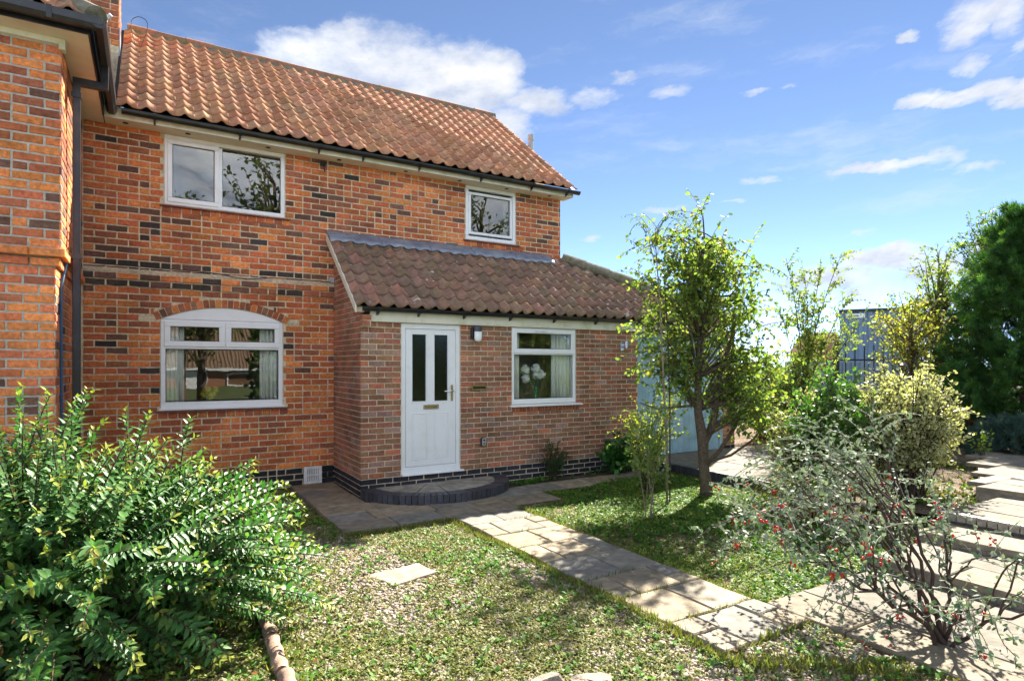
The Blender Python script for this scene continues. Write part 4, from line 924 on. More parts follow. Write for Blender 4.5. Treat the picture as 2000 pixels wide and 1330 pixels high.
curtain(-2.25, -1.98, 1.2, 2.36, YM + .125, 'white curtain at the left of the arched window'); curtain(-1.02, -0.73, 1.2, 2.36, YM + .125, 'white curtain at the right of the arched window', waves=5)
curtain(3.04, 3.22, 3.94, 4.82, YM + .125, 'dark grey curtain at the right of the small upstairs window', waves=3, col=surf('grey_curtain', (0.16, 0.16, 0.15), 0.9))
def blob(c, r_, seed, n=10, m=7, flat=1.0, rough=0.12):
    q = random.Random(seed); V = [(c[0], c[1], c[2] + r_ * flat)]
    for i in range(1, m):
        th_ = math.pi * i / m
        for j in range(n):
            ph = 2 * math.pi * j / n; k = r_ * (1 + q.uniform(-rough, rough)); V.append((c[0] + k * math.sin(th_) * math.cos(ph), c[1] + k * math.sin(th_) * math.sin(ph), c[2] + k * flat * math.cos(th_)))
    V.append((c[0], c[1], c[2] - r_ * flat)); F = [(0, 1 + j, 1 + (j + 1) % n) for j in range(n)]
    for i in range(m - 2):
        for j in range(n): F.append((1 + i * n + j, 1 + (i + 1) * n + j, 1 + (i + 1) * n + (j + 1) % n, 1 + i * n + (j + 1) % n))
    L_ = len(V) - 1; b = 1 + (m - 2) * n; F += [(b + (j + 1) % n, b + j, L_) for j in range(n)]
    return V, F
def vase(name, x, y, z, label, vmat, fmat, heads, hr, stem_h, vr=0.035, vh=0.2):
    o = thing(name, (x, y, z), label, 'vase')
    V = []; prof = [(vr * .8, 0), (vr, vh * .35), (vr * .7, vh * .75), (vr * .95, vh)]
    for r_, zz in prof: V += [(x + r_ * math.cos(t), y + r_ * math.sin(t), z + zz) for t in np.linspace(0, 2 * math.pi, 14, endpoint=False)]
    F = [(l * 14 + i, l * 14 + (i + 1) % 14, l * 14 + 14 + (i + 1) % 14, l * 14 + 14 + i) for l in range(3) for i in range(14)] + [tuple(range(14))]
    MB().add(V, F).build('vase_body', vmat, o, smooth=True)
    for k, (dx, dy, dz) in enumerate(heads):
        MB().tube([(x, y, z + vh * .5), (x + dx * .4, y + dy * .4, z + vh + stem_h * .4), (x + dx, y + dy, z + vh + stem_h + dz)], 0.005, 5).build('stem', M['green_glass'], o)
        m_ = MB()                                     # a head of many small petals
        q = random.Random(k * 7 + int(x * 100))
        for p_ in range(40):
            d = Vector((q.gauss(0, 1), q.gauss(0, 1), q.gauss(0, 1))).normalized(); s_ = d.cross(Vector((0.3, 0.2, 1))).normalized() * hr * q.uniform(.25, .42); t_ = d.cross(s_).normalized() * hr * q.uniform(.22, .38)
            c = Vector((x + dx, y + dy, z + vh + stem_h + dz)) + d * hr * q.uniform(.6, 1.0)
            m_.add([c - s_ - t_ * .4, c - t_ * 1.1 + d * hr * .12, c + s_ - t_ * .4, c + s_ * .7 + t_, c + d * hr * .18 + t_ * 1.2, c - s_ * .7 + t_], [(0, 1, 2, 3, 4, 5)])
        V, F = blob((x + dx, y + dy, z + vh + stem_h + dz), hr * .6, k); m_.add(V, F)
        m_.build('flower_head', fmat, o)
    return o
vase('flower_vase', 2.86, 0.15, 1.18, 'green vase of white flowers inside the porch window', M['green_glass'], M['flower_white'], [(-.16, .05, .0), (-.17, .04, .14), (.0, 0, .16), (.10, .0, .06), (.02, .03, .06)], 0.075, 0.13, 0.025, 0.26)
MB_t = MB(); MB_t.box(-2.1, -0.9, YM + .75, YM + 1.9, 1.02, 1.06)
tb_ = thing('dining_table', (-1.5, YM + 1.3, 0.1), 'dark dining table inside the arched window', 'table')
MB_t.build('table_top', M['dark_wood'], tb_)
for x in (-2.0, -1.0):
    for yy in (YM + .85, YM + 1.8): MB().box(x - .03, x + .03, yy - .03, yy + .03, 0.1, 1.02).build('leg', M['dark_wood'], tb_)
vase('flower_vase', -1.62, YM + 1.0, 1.06, 'clear vase of yellow flowers on the dining table', M['clear_vase'], M['flower_yellow'], [(-.07, 0, .0), (.0, .02, .07), (.08, 0, .01), (.03, -.05, -.02), (-.05, .05, .06), (.1, .05, .07)], 0.055, 0.10, 0.035, 0.17)
def chair(x, y, rz, label):
    o = thing('dining_chair', (x, y, 0.1), label, 'chair'); c, s = math.cos(rz), math.sin(rz)
    P = lambda a, b, z: (x + a * c - b * s, y + a * s + b * c, z)
    MB().tube([P(-.2, .2, .56), P(-.19, .22, .9), P(-.15, .25, 1.22), P(0, .27, 1.28), P(.15, .25, 1.22), P(.19, .22, .9), P(.2, .2, .56)], .017, 7).build('back_frame', M['dark_wood'], o)
    for a in (-.09, -.03, .03, .09): MB().tube([P(a * .7, .2, .56), P(a * 1.3, .25, 1.25)], .010, 6).build('spindle', M['dark_wood'], o)
    m_ = MB(); m_.add([P(-.22, -.2, .54), P(.22, -.2, .54), P(.2, .22, .54), P(-.2, .22, .54), P(-.22, -.2, .58), P(.22, -.2, .58), P(.2, .22, .58), P(-.2, .22, .58)], [(3, 2, 1, 0), (4, 5, 6, 7), (0, 1, 5, 4), (1, 2, 6, 5), (2, 3, 7, 6), (3, 0, 4, 7)]); m_.build('seat', M['dark_wood'], o)
    for a in (-.19, .19):
        for b in (-.18, .2): MB().tube([P(a, b, .55), P(a * 1.1, b * 1.1, .1)], .016, 6).build('leg', M['dark_wood'], o)
chair(-1.2, YM + .72, math.pi, 'spindle-back dining chair near the middle of the arched window'); chair(-2.1, YM + .95, math.pi * .55, 'dining chair seen edge-on at the left inside the arched window')

# ------------------------------------------------------------------ foliage machinery
def unit(v): v = np.asarray(v, float); return v / (np.linalg.norm(v, axis=-1, keepdims=True) + 1e-9)
LEAF = (np.array([(0, 0, 0), (-.17, .25, .045), (.17, .25, .045), (0, .45, 0), (-.19, .55, .04), (.19, .55, .04), (0, 1, -.08)], float),
        np.array([(0, 3, 1), (0, 2, 3), (1, 3, 4), (2, 5, 3), (4, 3, 6), (3, 5, 6)]))
OVAL = (np.array([(0, 0, 0), (-.26, .3, .05), (.26, .3, .05), (0, .5, 0), (-.25, .66, .04), (.25, .66, .04), (0, 1, -.04)], float), LEAF[1])
DIAM = (np.array([(0, 0, 0), (-.24, .45, .05), (.24, .45, .05), (0, 1, -.02)], float), np.array([(0, 2, 1), (1, 2, 3)]))
BLADE = (np.array([(-.02, 0, 0), (.02, 0, 0), (-.018, .5, .06), (.018, .5, .06), (0, 1, .0)], float), np.array([(0, 1, 3), (0, 3, 2), (2, 3, 4)]))
SPRAY_V = [(0, 0, 0)]; SPRAY_F = []
for k_, (a_, l_) in enumerate(((-62, .5), (-40, .68), (-20, .86), (0, 1.0), (20, .86), (40, .68), (62, .5))):
    d_ = np.array([math.sin(R(a_)), math.cos(R(a_))]); n_ = np.array([d_[1], -d_[0]]); o_ = np.array([0, .30 * (1 - abs(a_) / 70)]) if abs(a_) > 30 else np.array([0, 0.0])
    b_ = len(SPRAY_V); SPRAY_V += [(*(o_ + d_ * .1 * l_ - n_ * .012), 0), (*(o_ + d_ * l_ * .5 - n_ * .045), .03), (*(o_ + d_ * l_ * .5 + n_ * .045), .03), (*(o_ + d_ * l_), -.04)]
    SPRAY_F += [(b_, b_ + 2, b_ + 1), (b_ + 1, b_ + 2, b_ + 3)]
SPRAY = (np.array(SPRAY_V, float), np.array(SPRAY_F))
def basis(D, N):
    Y = unit(D); X = unit(np.cross(Y, N)); Z = np.cross(X, Y); return X, Y, Z
def leaf_arrays(tmpl, P, D, N, Sz, C, Wd=1.0, edge=None, edge_idx=()):
    tv, tf = tmpl; n = len(P); k = len(tv); X, Y, Z = basis(D, N); Sz = np.asarray(Sz)
    V = P[:, None, :] + (tv[None, :, 0:1] * X[:, None, :] * Wd + tv[None, :, 1:2] * Y[:, None, :] + tv[None, :, 2:3] * Z[:, None, :]) * Sz[:, None, None]
    F = (tf[None] + (np.arange(n) * k)[:, None, None]).reshape(-1, 3)
    cc = np.repeat(C[:, None, :], k, 1)
    if edge is not None: cc[:, list(edge_idx), :] = edge[:, None, :] if edge.ndim == 2 else edge
    return V.reshape(-1, 3), F, cc.reshape(-1, 3)
def foliage(name, parent, mat, tmpl, P, D, N, Sz, C, Wd=1.0, edge=None, edge_idx=(), kind='stuff', origin=None):
    V, F, cc = leaf_arrays(tmpl, np.asarray(P), np.asarray(D), np.asarray(N), Sz, np.asarray(C), Wd, edge, edge_idx)
    return mesh_np(name, V, F, mat, np.clip(cc, 0, 1), smooth=True, parent=parent, kind=kind, origin=origin)
def single_leaves(parent, mat, tmpl, P, D, N, Sz, C, count=300, Wd=1.0, name='leaf'):
    """the leaves that show largest become objects of their own; returns the mask of the others"""
    sc = np.full(len(P), -1.0)
    for i, p in enumerate(P):
        q = project(p)
        if q and 0 < q[0] < 2000 and 0 < q[1] < 1330: sc[i] = Sz[i] / q[2]
    pick = np.argsort(-sc)[:count]; pick = pick[sc[pick] > 0]
    me = bpy.data.meshes.new(name); me.from_pydata((tmpl[0] * np.array([Wd, 1, 1])).tolist(), [], tmpl[1].tolist()); me.update(); me.materials.append(mat)
    me.polygons.foreach_set('use_smooth', np.ones(len(me.polygons), bool))
    X, Y, Z = basis(D, N); w0 = np.array(worldpos(parent))
    for i in pick:
        o = link(name, me, parent); s = Sz[i]; p = P[i] - w0
        Mx = Matrix(((X[i][0] * s, Y[i][0] * s, Z[i][0] * s, p[0]), (X[i][1] * s, Y[i][1] * s, Z[i][1] * s, p[1]), (X[i][2] * s, Y[i][2] * s, Z[i][2] * s, p[2]), (0, 0, 0, 1)))
        o.matrix_local = Mx; o.color = (*np.clip(C[i], 0, 1), 1)
    keep = np.ones(len(P), bool); keep[pick] = False; return keep
def rand_dirs(g, n): return unit(g.normal(size=(n, 3)))
def mixcols(g, n, pal, w=None, k=0.2):
    pal = np.array(pal); i = g.choice(len(pal), n, p=None if w is None else np.array(w) / sum(w)); return pal[i] * g.uniform(1 - k, 1 + k, (n, 1))
def leaves_on(g, curves, t0, per_m, size, pal, w=None, spread=1.0, droop=0.0, up=0.6, opposite=False, tipcol=None, szvar=0.25):
    P, D, N, Sz, C = [], [], [], [], []
    for pts in curves:
        seg = np.linalg.norm(np.diff(pts, axis=0), axis=1); cum = np.concatenate([[0], np.cumsum(seg)]); L = cum[-1]
        n = max(2, int(L * (1 - t0) * per_m)); s = np.linspace(t0 * L, L, n) + (0 if opposite else g.uniform(-.01, .01, n))
        p = np.stack([np.interp(s, cum, pts[:, k]) for k in range(3)], 1)
        T = unit(np.stack([np.interp(s + .02, cum, pts[:, k]) - np.interp(s - .04, cum, pts[:, k]) for k in range(3)], 1) + 1e-6)
        if opposite:
            A = unit(np.cross(T, np.array([0.13, 0.21, 1.0]))); B = np.cross(T, A); ph = (np.arange(n) % 2) * (math.pi / 2) + g.uniform(-.25, .25, n) + 0.5
            side = A * np.cos(ph)[:, None] + B * np.sin(ph)[:, None]
            for sg in (-1, 1):
                fr = np.clip((s - t0 * L) / (L * (1 - t0) + 1e-6), 0, 1)
                P.append(p); D.append(T * (0.35 + .5 * fr[:, None] ** 3) + sg * side * spread + np.array([0, 0, -droop]) + g.normal(0, .13, (n, 3))); N.append(T * .8 + np.array([0, 0, up]) + g.normal(0, .15, (n, 3)))
                Sz.append(size * g.uniform(1 - szvar, 1 + szvar, n) * (1 - .45 * fr ** 4)); c = mixcols(g, n, pal, w)
                if tipcol is not None: c = np.where(fr[:, None] > .95, np.array(tipcol), c)
                C.append(c)
        else:
            P.append(p); D.append(T * .5 + rand_dirs(g, n) * spread + np.array([0, 0, -droop])); N.append(rand_dirs(g, n) * .7 + np.array([0, 0, up])); Sz.append(size * g.uniform(1 - szvar, 1 + szvar, n)); C.append(mixcols(g, n, pal, w))
    return tuple(np.concatenate(a) for a in (P, D, N, Sz, C))
def sub_twigs(g, curves, per, length, t0=0.35, up=0.2):
    out = []
    for pts in curves:
        for _ in range(per):
            t = g.uniform(t0, 0.98) * (len(pts) - 1); i = int(t); p = pts[i] + (pts[min(i + 1, len(pts) - 1)] - pts[i]) * (t - i)
            d = unit(unit(pts[min(i + 1, len(pts) - 1)] - pts[max(i - 1, 0)]) * .5 + rand_dirs(g, 1)[0] * .9 + np.array([0, 0, up])); l = length * g.uniform(.5, 1.2)
            out.append(bez(p, p + d * l * .5 + np.array([0, 0, .04]), p + d * l + np.array([0, 0, -.12 * l]), 5))
    return out
def to_targets(g, trunk, targets, arch=0.25, tz=(0.3, 0.95), droop=0.0):
    out = []
    trunk = np.asarray(trunk)
    for T in targets:
        z = trunk[0][2] + (T[2] - trunk[0][2]) * g.uniform(*tz); i = int(np.argmin(np.abs(trunk[:, 2] - z))); s = trunk[i]
        m = (s + T) / 2 + np.array([0, 0, arch * np.linalg.norm(T - s)]) + g.normal(0, .06, 3)
        out.append(bez(s, m, T - np.array([0, 0, droop * g.uniform(.3, 1)]), 9))
    return out
def ell_targets(g, n, c, r, shell=0.55, zmin=None):
    d = rand_dirs(g, n); q = g.uniform(shell, 1.0, (n, 1)); p = np.array(c) + d * np.array(r) * q
    if zmin is not None: p[:, 2] = np.maximum(p[:, 2], zmin + g.uniform(0, .2, n))
    return p
def twigs_obj(parent, curves, r0, r1, mat, name='branches', n=5):
    V, F = tubes_mesh([(c, np.linspace(r0, r1, len(c))) for c in curves], n)
    return mesh_np(name, V, F, mat, smooth=True, parent=parent, kind='stuff' if name == 'twigs' else None)

# ------------------------------------------------------------------ gravel and weeds
def vnoise(x, y, sc, seed):
    g = np.random.default_rng(seed); G = g.uniform(0, 1, (64, 64)); u = x * sc; v = y * sc
    i = np.floor(u).astype(int); j = np.floor(v).astype(int); a = u - i; b = v - j; a = a * a * (3 - 2 * a); b = b * b * (3 - 2 * b)
    q = lambda i_, j_: G[i_ % 64, j_ % 64]
    return (q(i, j) * (1 - a) + q(i + 1, j) * a) * (1 - b) + (q(i, j + 1) * (1 - a) + q(i + 1, j + 1) * a) * b
def in_poly(x, y, poly):
    r = np.zeros(len(x), bool); n = len(poly)
    for i in range(n):
        (x0, y0), (x1, y1) = poly[i], poly[(i + 1) % n]
        c = ((y0 > y) != (y1 > y)) & (x < (x1 - x0) * (y - y0) / (y1 - y0 + 1e-12) + x0); r ^= c
    return r
GRAVEL = [(-2.6, 1.3), (-0.66, 1.3), (-0.66, -1.55), (0.615, -1.56), (0.62, -5.35), (0.9, -5.42), (1.49, -5.42), (1.49, -6.6), (1.2, -6.9), (-0.8, -6.3), (-1.9, -5.6), (-3.2, -4.6), (-3.2, -3.0)]
LAWN = [(1.52, -1.56), (2.31, -1.38), (2.31, -0.88), (3.0, -0.82), (4.8, -0.6), (4.95, -0.4), (4.95, -2.7), (5.3, -2.8), (5.3, -4.75), (4.4, -4.9), (1.52, -5.0)]
WALLBED = [(2.2, -0.30), (4.85, -0.22), (4.85, -0.005), (2.2, -0.005)]
STONE = [(-0.835, -2.9), (-0.71, -3.24), (-0.27, -3.14), (-0.34, -2.82)]
EDGE_X = -1.72
def scatter(g, poly, dens):
    P = np.array(poly); x0, y0 = P.min(0); x1, y1 = P.max(0); n = int((x1 - x0) * (y1 - y0) * dens)
    x = g.uniform(x0, x1, n); y = g.uniform(y0, y1, n); k = in_poly(x, y, poly) & ~in_poly(x, y, STONE); return x[k], y[k]
g0 = np.random.default_rng(21)
def octa(): return np.array([(1, 0, 0), (-1, 0, 0), (0, 1, 0), (0, -1, 0), (0, 0, 1), (0, 0, -1)], float), np.array([(0, 2, 4), (2, 1, 4), (1, 3, 4), (3, 0, 4), (2, 0, 5), (1, 2, 5), (3, 1, 5), (0, 3, 5)])
def ico():
    t = (1 + 5 ** .5) / 2; V = np.array([(-1, t, 0), (1, t, 0), (-1, -t, 0), (1, -t, 0), (0, -1, t), (0, 1, t), (0, -1, -t), (0, 1, -t), (t, 0, -1), (t, 0, 1), (-t, 0, -1), (-t, 0, 1)]); V /= np.linalg.norm(V[0])
    return V, np.array([(0,11,5),(0,5,1),(0,1,7),(0,7,10),(0,10,11),(1,5,9),(5,11,4),(11,10,2),(10,7,6),(7,1,8),(3,9,4),(3,4,2),(3,2,6),(3,6,8),(3,8,9),(4,9,5),(2,4,11),(6,2,10),(8,6,7),(9,8,1)])
x, y = scatter(g0, GRAVEL, 3600); keep = (x > EDGE_X - .02) | (g0.uniform(size=len(x)) < .12); x, y = x[keep], y[keep]
dist = np.hypot(x - CAM[0], y - CAM[1]); near = np.ones(len(x), bool)
V0, F0 = ico(); n = len(x); s = g0.uniform(.007, .017, n) * np.where(g0.uniform(size=n) < .06, 1.5, 1.0); rot = g0.uniform(0, 2 * math.pi, n); sx = g0.uniform(.8, 1.5, n); sz = g0.uniform(.45, .8, n)
v = V0[None] * np.stack([s * sx, s, s * sz], 1)[:, None, :] * (1 + g0.uniform(-.18, .18, (n, 12, 1)))
c, s_ = np.cos(rot)[:, None], np.sin(rot)[:, None]
vx = v[..., 0] * c - v[..., 1] * s_ + x[:, None]; vy = v[..., 0] * s_ + v[..., 1] * c + y[:, None]; vz = v[..., 2] + (ground_z(x, y) + s * sz * .55)[:, None]
cols = mixcols(g0, n, [(.36, .30, .225), (.29, .235, .18), (.19, .15, .12), (.43, .38, .31), (.25, .225, .20), (.31, .235, .165), (.13, .105, .085)], [3, 3, 2, 2, 2, 2, 1.2])
mesh_np('gravel', np.stack([vx, vy, vz], 2).reshape(-1, 3), (F0[None] + (np.arange(n) * 12)[:, None, None]).reshape(-1, 3), M['pebble'], np.repeat(cols, 12, 0), smooth=True, kind='stuff')['label'] = 'rounded beige and grey gravel pebbles covering the front garden'
bpy.data.objects['gravel']['category'] = 'gravel'
def weeds(name, label, poly, dens, patch, size, pal, w, seed, k=6, zoff=0.0, flat=0.45, cat='weeds', thr=0.5):
    g = np.random.default_rng(seed); x, y = scatter(g, poly, dens)
    pn = 0.6 * vnoise(x, y, patch, seed) + .4 * vnoise(x, y, patch * 3.1, seed + 1); kp = g.uniform(size=len(x)) < np.clip((pn - thr) * 3.4 + .38, .2, 1); x, y, pn = x[kp], y[kp], pn[kp]
    n = len(x); N_ = n * k; ph = np.repeat(g.uniform(0, 2 * math.pi, n), k) + np.tile(np.arange(k) * 2 * math.pi / k, n) + g.uniform(-.4, .4, N_)
    el_ = g.uniform(.05, flat * 2.0, N_); D = np.stack([np.cos(ph) * np.cos(el_), np.sin(ph) * np.cos(el_), np.sin(el_)], 1)
    P = np.stack([np.repeat(x, k) + g.normal(0, .008, N_), np.repeat(y, k) + g.normal(0, .008, N_), np.repeat(ground_z(x, y), k) + zoff + .006 + g.uniform(0, .014, N_)], 1)
    base = mixcols(g, n, pal, w, .25); C = np.repeat(base, k, 0) * g.uniform(.8, 1.2, (N_, 1))
    o = foliage(name, None, M['weed'], DIAM, P, D, np.stack([-D[:, 0] * .5, -D[:, 1] * .5, np.ones(N_)], 1), size * g.uniform(.5, 1.3, N_), C, 1.25)
    o['label'] = label; o['category'] = cat; return o
YG = [(.21, .225, .055), (.165, .20, .045), (.26, .25, .08), (.12, .165, .04), (.27, .22, .10)]
weeds('gravel_weeds', 'low yellow-green weeds spreading through the gravel', GRAVEL, 2300, 1.1, .025, YG, [4, 4, 3, 2, 1], 31, 5, thr=.50)
weeds('clover_patches', 'brighter green clover tufts among the gravel', GRAVEL, 260, 1.6, .040, [(.10, .24, .03), (.13, .27, .045)], [1, 1], 33, 6, .004, thr=.60)
weeds('lawn_weeds', 'mossy green lawn of small weeds right of the path', LAWN, 2600, 1.3, .027, [(.13, .24, .03), (.20, .29, .04), (.29, .31, .06), (.09, .17, .025)], [3, 4, 3, 2], 37, 5, thr=.40)
weeds('lawn_clover', 'dark clover tufts in the lawn', LAWN, 330, 1.0, .045, [(.07, .17, .025), (.10, .22, .03)], [1, 1], 38, 6, .003, thr=.5)
BEDP = [(5.35, -4.75), (9.0, -4.2), (9.6, -3.2), (9.3, -2.75), (5.35, -2.75)]
weeds('bed_groundcover', 'low leafy ground cover in the raised bed', BEDP, 500, 1.2, .05, [(.08, .15, .03), (.13, .19, .04), (.2, .14, .07)], [2, 2, 1.2], 47, 6, .17, .6, thr=.45)
weeds('wall_foot_weeds', 'green weeds at the foot of the porch wall', WALLBED, 380, 2.0, .055, [(.07, .18, .025), (.11, .24, .03)], [1, 1], 41, 7, .02, .6)
# grass growing against the path and paving edges
g1 = np.random.default_rng(44); P = []
def along(a, b, n, off): t = g1.uniform(0, 1, n); return np.array(a) + (np.array(b) - np.array(a)) * t[:, None] + g1.normal(0, off, (n, 2))
E_ = np.concatenate([along((.585, -5.5), (.585, -1.6), 2600, .025), along((.6, -5.5), (1.35, -6.1), 900, .05), along((1.53, -5.0), (1.53, -1.5), 1500, .02), along((-.66, -1.6), (.6, -1.6), 1200, .035), along((2.3, -.88), (4.7, -.64), 900, .03), along((4.9, -.6), (4.9, -2.6), 700, .05), along((-1.66, -3.3), (-1.66, -5.3), 600, .08)])
for yj in ROWS[1:]: E_ = np.concatenate([E_, along((.64, yj), (1.48, yj), 150, .006)])
n = len(E_); D = unit(np.stack([g1.normal(0, .55, n), g1.normal(0, .55, n), np.ones(n)], 1))
gb = foliage('edge_grass', None, M['weed'], BLADE, np.stack([E_[:, 0], E_[:, 1], ground_z(E_[:, 0], E_[:, 1]) + .0], 1), D, rand_dirs(g1, n), g1.uniform(.035, .085, n), mixcols(g1, n, YG[:4]), 3.0); gb['label'] = 'short grass blades lining the paving edges'; gb['category'] = 'grass'
# stepping stone, fallen leaves, rocks, rope-top edging
mb = MB(); P_ = []
for i, (a, b) in enumerate(zip(STONE, STONE[1:] + STONE[:1])):
    for t in (0, .33, .66): P_.append((a[0] + (b[0] - a[0]) * t + rs.uniform(-.018, .018), a[1] + (b[1] - a[1]) * t + rs.uniform(-.018, .018)))
mb.prism(P_, 'z', -0.03, 0.018); o = mb.build('stepping_stone', M['slab_obj'], bevel=0.006, origin=(-.54, -3.03, 0)); o.color = (0.33, 0.28, 0.215, 1); tag(o, 'single cream stepping stone set in the gravel', 'stone')
def rock(c, r_, seed, label):
    V, F = blob(c, 1.0, seed, 16, 10, 1.0, .13); V = np.array(V) - np.array(c); q = random.Random(seed)
    for _ in range(7):                                 # chop facets
        n_ = unit(np.array([q.gauss(0, 1), q.gauss(0, 1), q.gauss(.3, .8)])); d_ = V @ n_; h_ = q.uniform(.55, .8); V = V - np.maximum(d_ - h_, 0)[:, None] * n_
    o = mesh_np('rock', V * np.array(r_) + np.array(c), F, M['rock'], origin=c); tag(o, label, 'rock')
rock((-.52, -5.14, .0), (.13, .10, .085), 3, 'pale rough rock at the bottom edge, left of the pair'); rock((-.28, -5.24, .0), (.16, .09, .08), 8, 'pale rough rock at the bottom edge, right of the pair')
for i in range(3):
    y1 = -3.30 - i * 0.50; y0 = y1 - 0.485; tt = np.linspace(0, 1, 44); V = []; F = []; nn = 18
    for t in tt:
        yy = y1 + (y0 - y1) * t; xx = EDGE_X + .035 * math.sin(yy * 1.7) + (.012 if i == 2 else 0)
        for j in range(nn):
            a = 2 * math.pi * j / nn; r_ = .043 * (1 + .10 * math.cos(2 * (a - t * 8.5)) * 1.0)
            V.append((xx + r_ * math.cos(a), yy, .028 + r_ * math.sin(a)))
    for k in range(43): F += [(k * nn + j, k * nn + (j + 1) % nn, (k + 1) * nn + (j + 1) % nn, (k + 1) * nn + j) for j in range(nn)]
    F += [tuple(range(nn)), tuple(range(43 * nn, 44 * nn))[::-1]]
    o = mesh_np('rope_edging', V, F, M['terracotta'], smooth=True, origin=(EDGE_X, y1, 0)); tag(o, ('rope-twist edging piece half hidden under the left shrub', 'rope-twist edging piece in the middle of the gravel border', 'rope-twist edging piece nearest the bottom edge')[i], 'edging', 'rope-twist edging of the gravel')
n = 70; x, y = scatter(g1, LAWN, 4); x2, y2 = scatter(g1, GRAVEL, 2.5); x = np.concatenate([x, x2]); y = np.concatenate([y, y2]); n = len(x)
fl = foliage('fallen_leaves', None, M['leaf'], OVAL, np.stack([x, y, ground_z(x, y) + .035], 1), unit(np.stack([g1.normal(size=n), g1.normal(size=n), g1.normal(0, .2, n)], 1)), np.tile([0, 0, 1.], (n, 1)) + g1.normal(0, .3, (n, 3)), g1.uniform(.03, .06, n), mixcols(g1, n, [(.28, .13, .05), (.36, .24, .08), (.2, .09, .05)])); fl['label'] = 'dry brown fallen leaves on the lawn and gravel'; fl['category'] = 'leaves'

# ------------------------------------------------------------------ big glossy shrub at the left
g2 = np.random.default_rng(51)
sh = thing('glossy_shrub', (-2.9, -3.2, 0), 'large dense glossy green shrub filling the lower left corner', 'shrub')
Cc = np.array([-2.95, -3.12, .30]); stems = []
for i in range(820):
    a = g2.uniform(0, 2 * math.pi); e = math.asin(g2.uniform(-.2, 1.0)); k = g2.uniform(.62, 1.05)
    d = np.array([math.cos(a) * math.cos(e), math.sin(a) * math.cos(e), math.sin(e)])
    rad = np.array([1.68, 1.22, 1.18 - .30 * max(0, d[0]) + .16 * max(0, -d[0])])
    T = Cc + d * rad * k; T[2] = max(T[2], .06)
    if T[1] < -4.5 or (T[0] < -3.9 and i % 3): continue
    b = Cc * np.array([1, 1, 0]) + np.array([g2.normal(0, .22), g2.normal(0, .2), 0])
    mid = b * .45 + T * .55 + np.array([0, 0, .42 * (1 - .5 * d[2]) * k]); mid[2] = max(mid[2], .25)
    stems.append(bez(b, mid, T + np.array([d[0] * .06 + g2.normal(0, .05), d[1] * .06 + g2.normal(0, .05), -.06 + .12 * d[2] + g2.normal(0, .05)]), 12))
for k in range(10):                                    # a few tall shoots standing clear
    b = Cc * np.array([1, 1, 0]) + np.array([g2.uniform(-.5, .9), g2.uniform(-.1, .5), .5]); stems.append(bez(b, b + np.array([0, 0, .6]), b + np.array([g2.uniform(-.1, .3), 0, g2.uniform(1.02, 1.12) - .32 * max(0, b[0] + 2.9)]), 12))
twigs_obj(sh, stems, .009, .003, M['twig'], 'stems', 4)
PAL = [(.08, .20, .055), (.11, .24, .065), (.055, .15, .045), (.15, .27, .07), (.24, .26, .06), (.22, .12, .05)]
P, D, N, Sz, C = leaves_on(g2, stems, .42, 40, .076, PAL, [4, 3, 3, 1.5, .25, .08], spread=.9, droop=.08, up=.9, opposite=True, tipcol=(.32, .36, .06), szvar=.38)
kp = single_leaves(sh, M['leaf_gloss_obj'], LEAF, P, D, N, Sz, C, 300)
foliage('foliage', sh, M['leaf_gloss'], LEAF, P[kp], D[kp], N[kp], Sz[kp], C[kp])

# ------------------------------------------------------------------ silvery arching shrub with red berries, right foreground
g3 = np.random.default_rng(61)
co = thing('berry_shrub', (1.9, -6.03, 0), 'arching silver-leaved shrub with red berries in the right foreground', 'shrub')
main = []
base = np.array([1.9, -6.03, 0.0])
limbs = []
for a, L, hh in ((R(112), .75, .62), (R(140), .8, .5), (R(165), .7, .42), (R(80), .7, .75), (R(48), .75, .42), (R(20), .7, .45), (R(125), .35, .95), (R(215), .5, .35), (R(265), .45, .4), (R(98), .5, 1.0), (R(62), .45, .95)):
    s = base + np.array([g3.normal(0, .035), g3.normal(0, .035), 0]); e = s + np.array([math.cos(a) * L, math.sin(a) * L, hh]); m = s + np.array([math.cos(a) * L * .35, math.sin(a) * L * .35, hh * .7])
    c = bez(s, m, e, 10); c[2:-1] += g3.normal(0, .014, (7, 3)); limbs.append(c)
    for k in range(6 if a < R(200) else 4):
        p = c[g3.integers(4, 10)]; b = a + g3.normal(0, .6); l = g3.uniform(.5, 1.2) * (.8 if R(105) < a < R(200) else 1) * (1 if R(30) < a < R(180) else .6); up_ = g3.uniform(.05, .55)
        e2 = p + np.array([math.cos(b) * l, math.sin(b) * l, up_ - .25 * l]); m2 = p + np.array([math.cos(b) * l * .45, math.sin(b) * l * .45, up_ + .22]); e2[2] = max(e2[2], .1)
        q_ = bez(p, m2, e2, 14); q_[1:-1] += g3.normal(0, .01, (12, 3)); main.append(q_)
for k, c in enumerate(limbs): MB().tube(c, np.linspace(.0145, .006, 10), 8).build('limb', M['twig'], co, smooth=True)
sub = sub_twigs(g3, main, 5, .34, .15, .1)
twigs_obj(co, main, .0065, .002, M['twig'], 'stems', 6); twigs_obj(co, sub, .0032, .0018, M['stem_grey'], 'twigs', 4)
P, D, N, Sz, C = leaves_on(g3, main, .15, 30, .034, [(.09, .17, .085), (.12, .20, .10), (.07, .14, .07), (.2, .26, .13)], [3, 3, 2, 1.5], spread=1.0, up=.7, opposite=False)
P2, D2, N2, S2, C2 = leaves_on(g3, sub, .08, 44, .033, [(.09, .17, .085), (.12, .20, .10), (.07, .14, .07), (.2, .26, .13)], [3, 3, 2, 1.5], spread=1.0, up=.7)
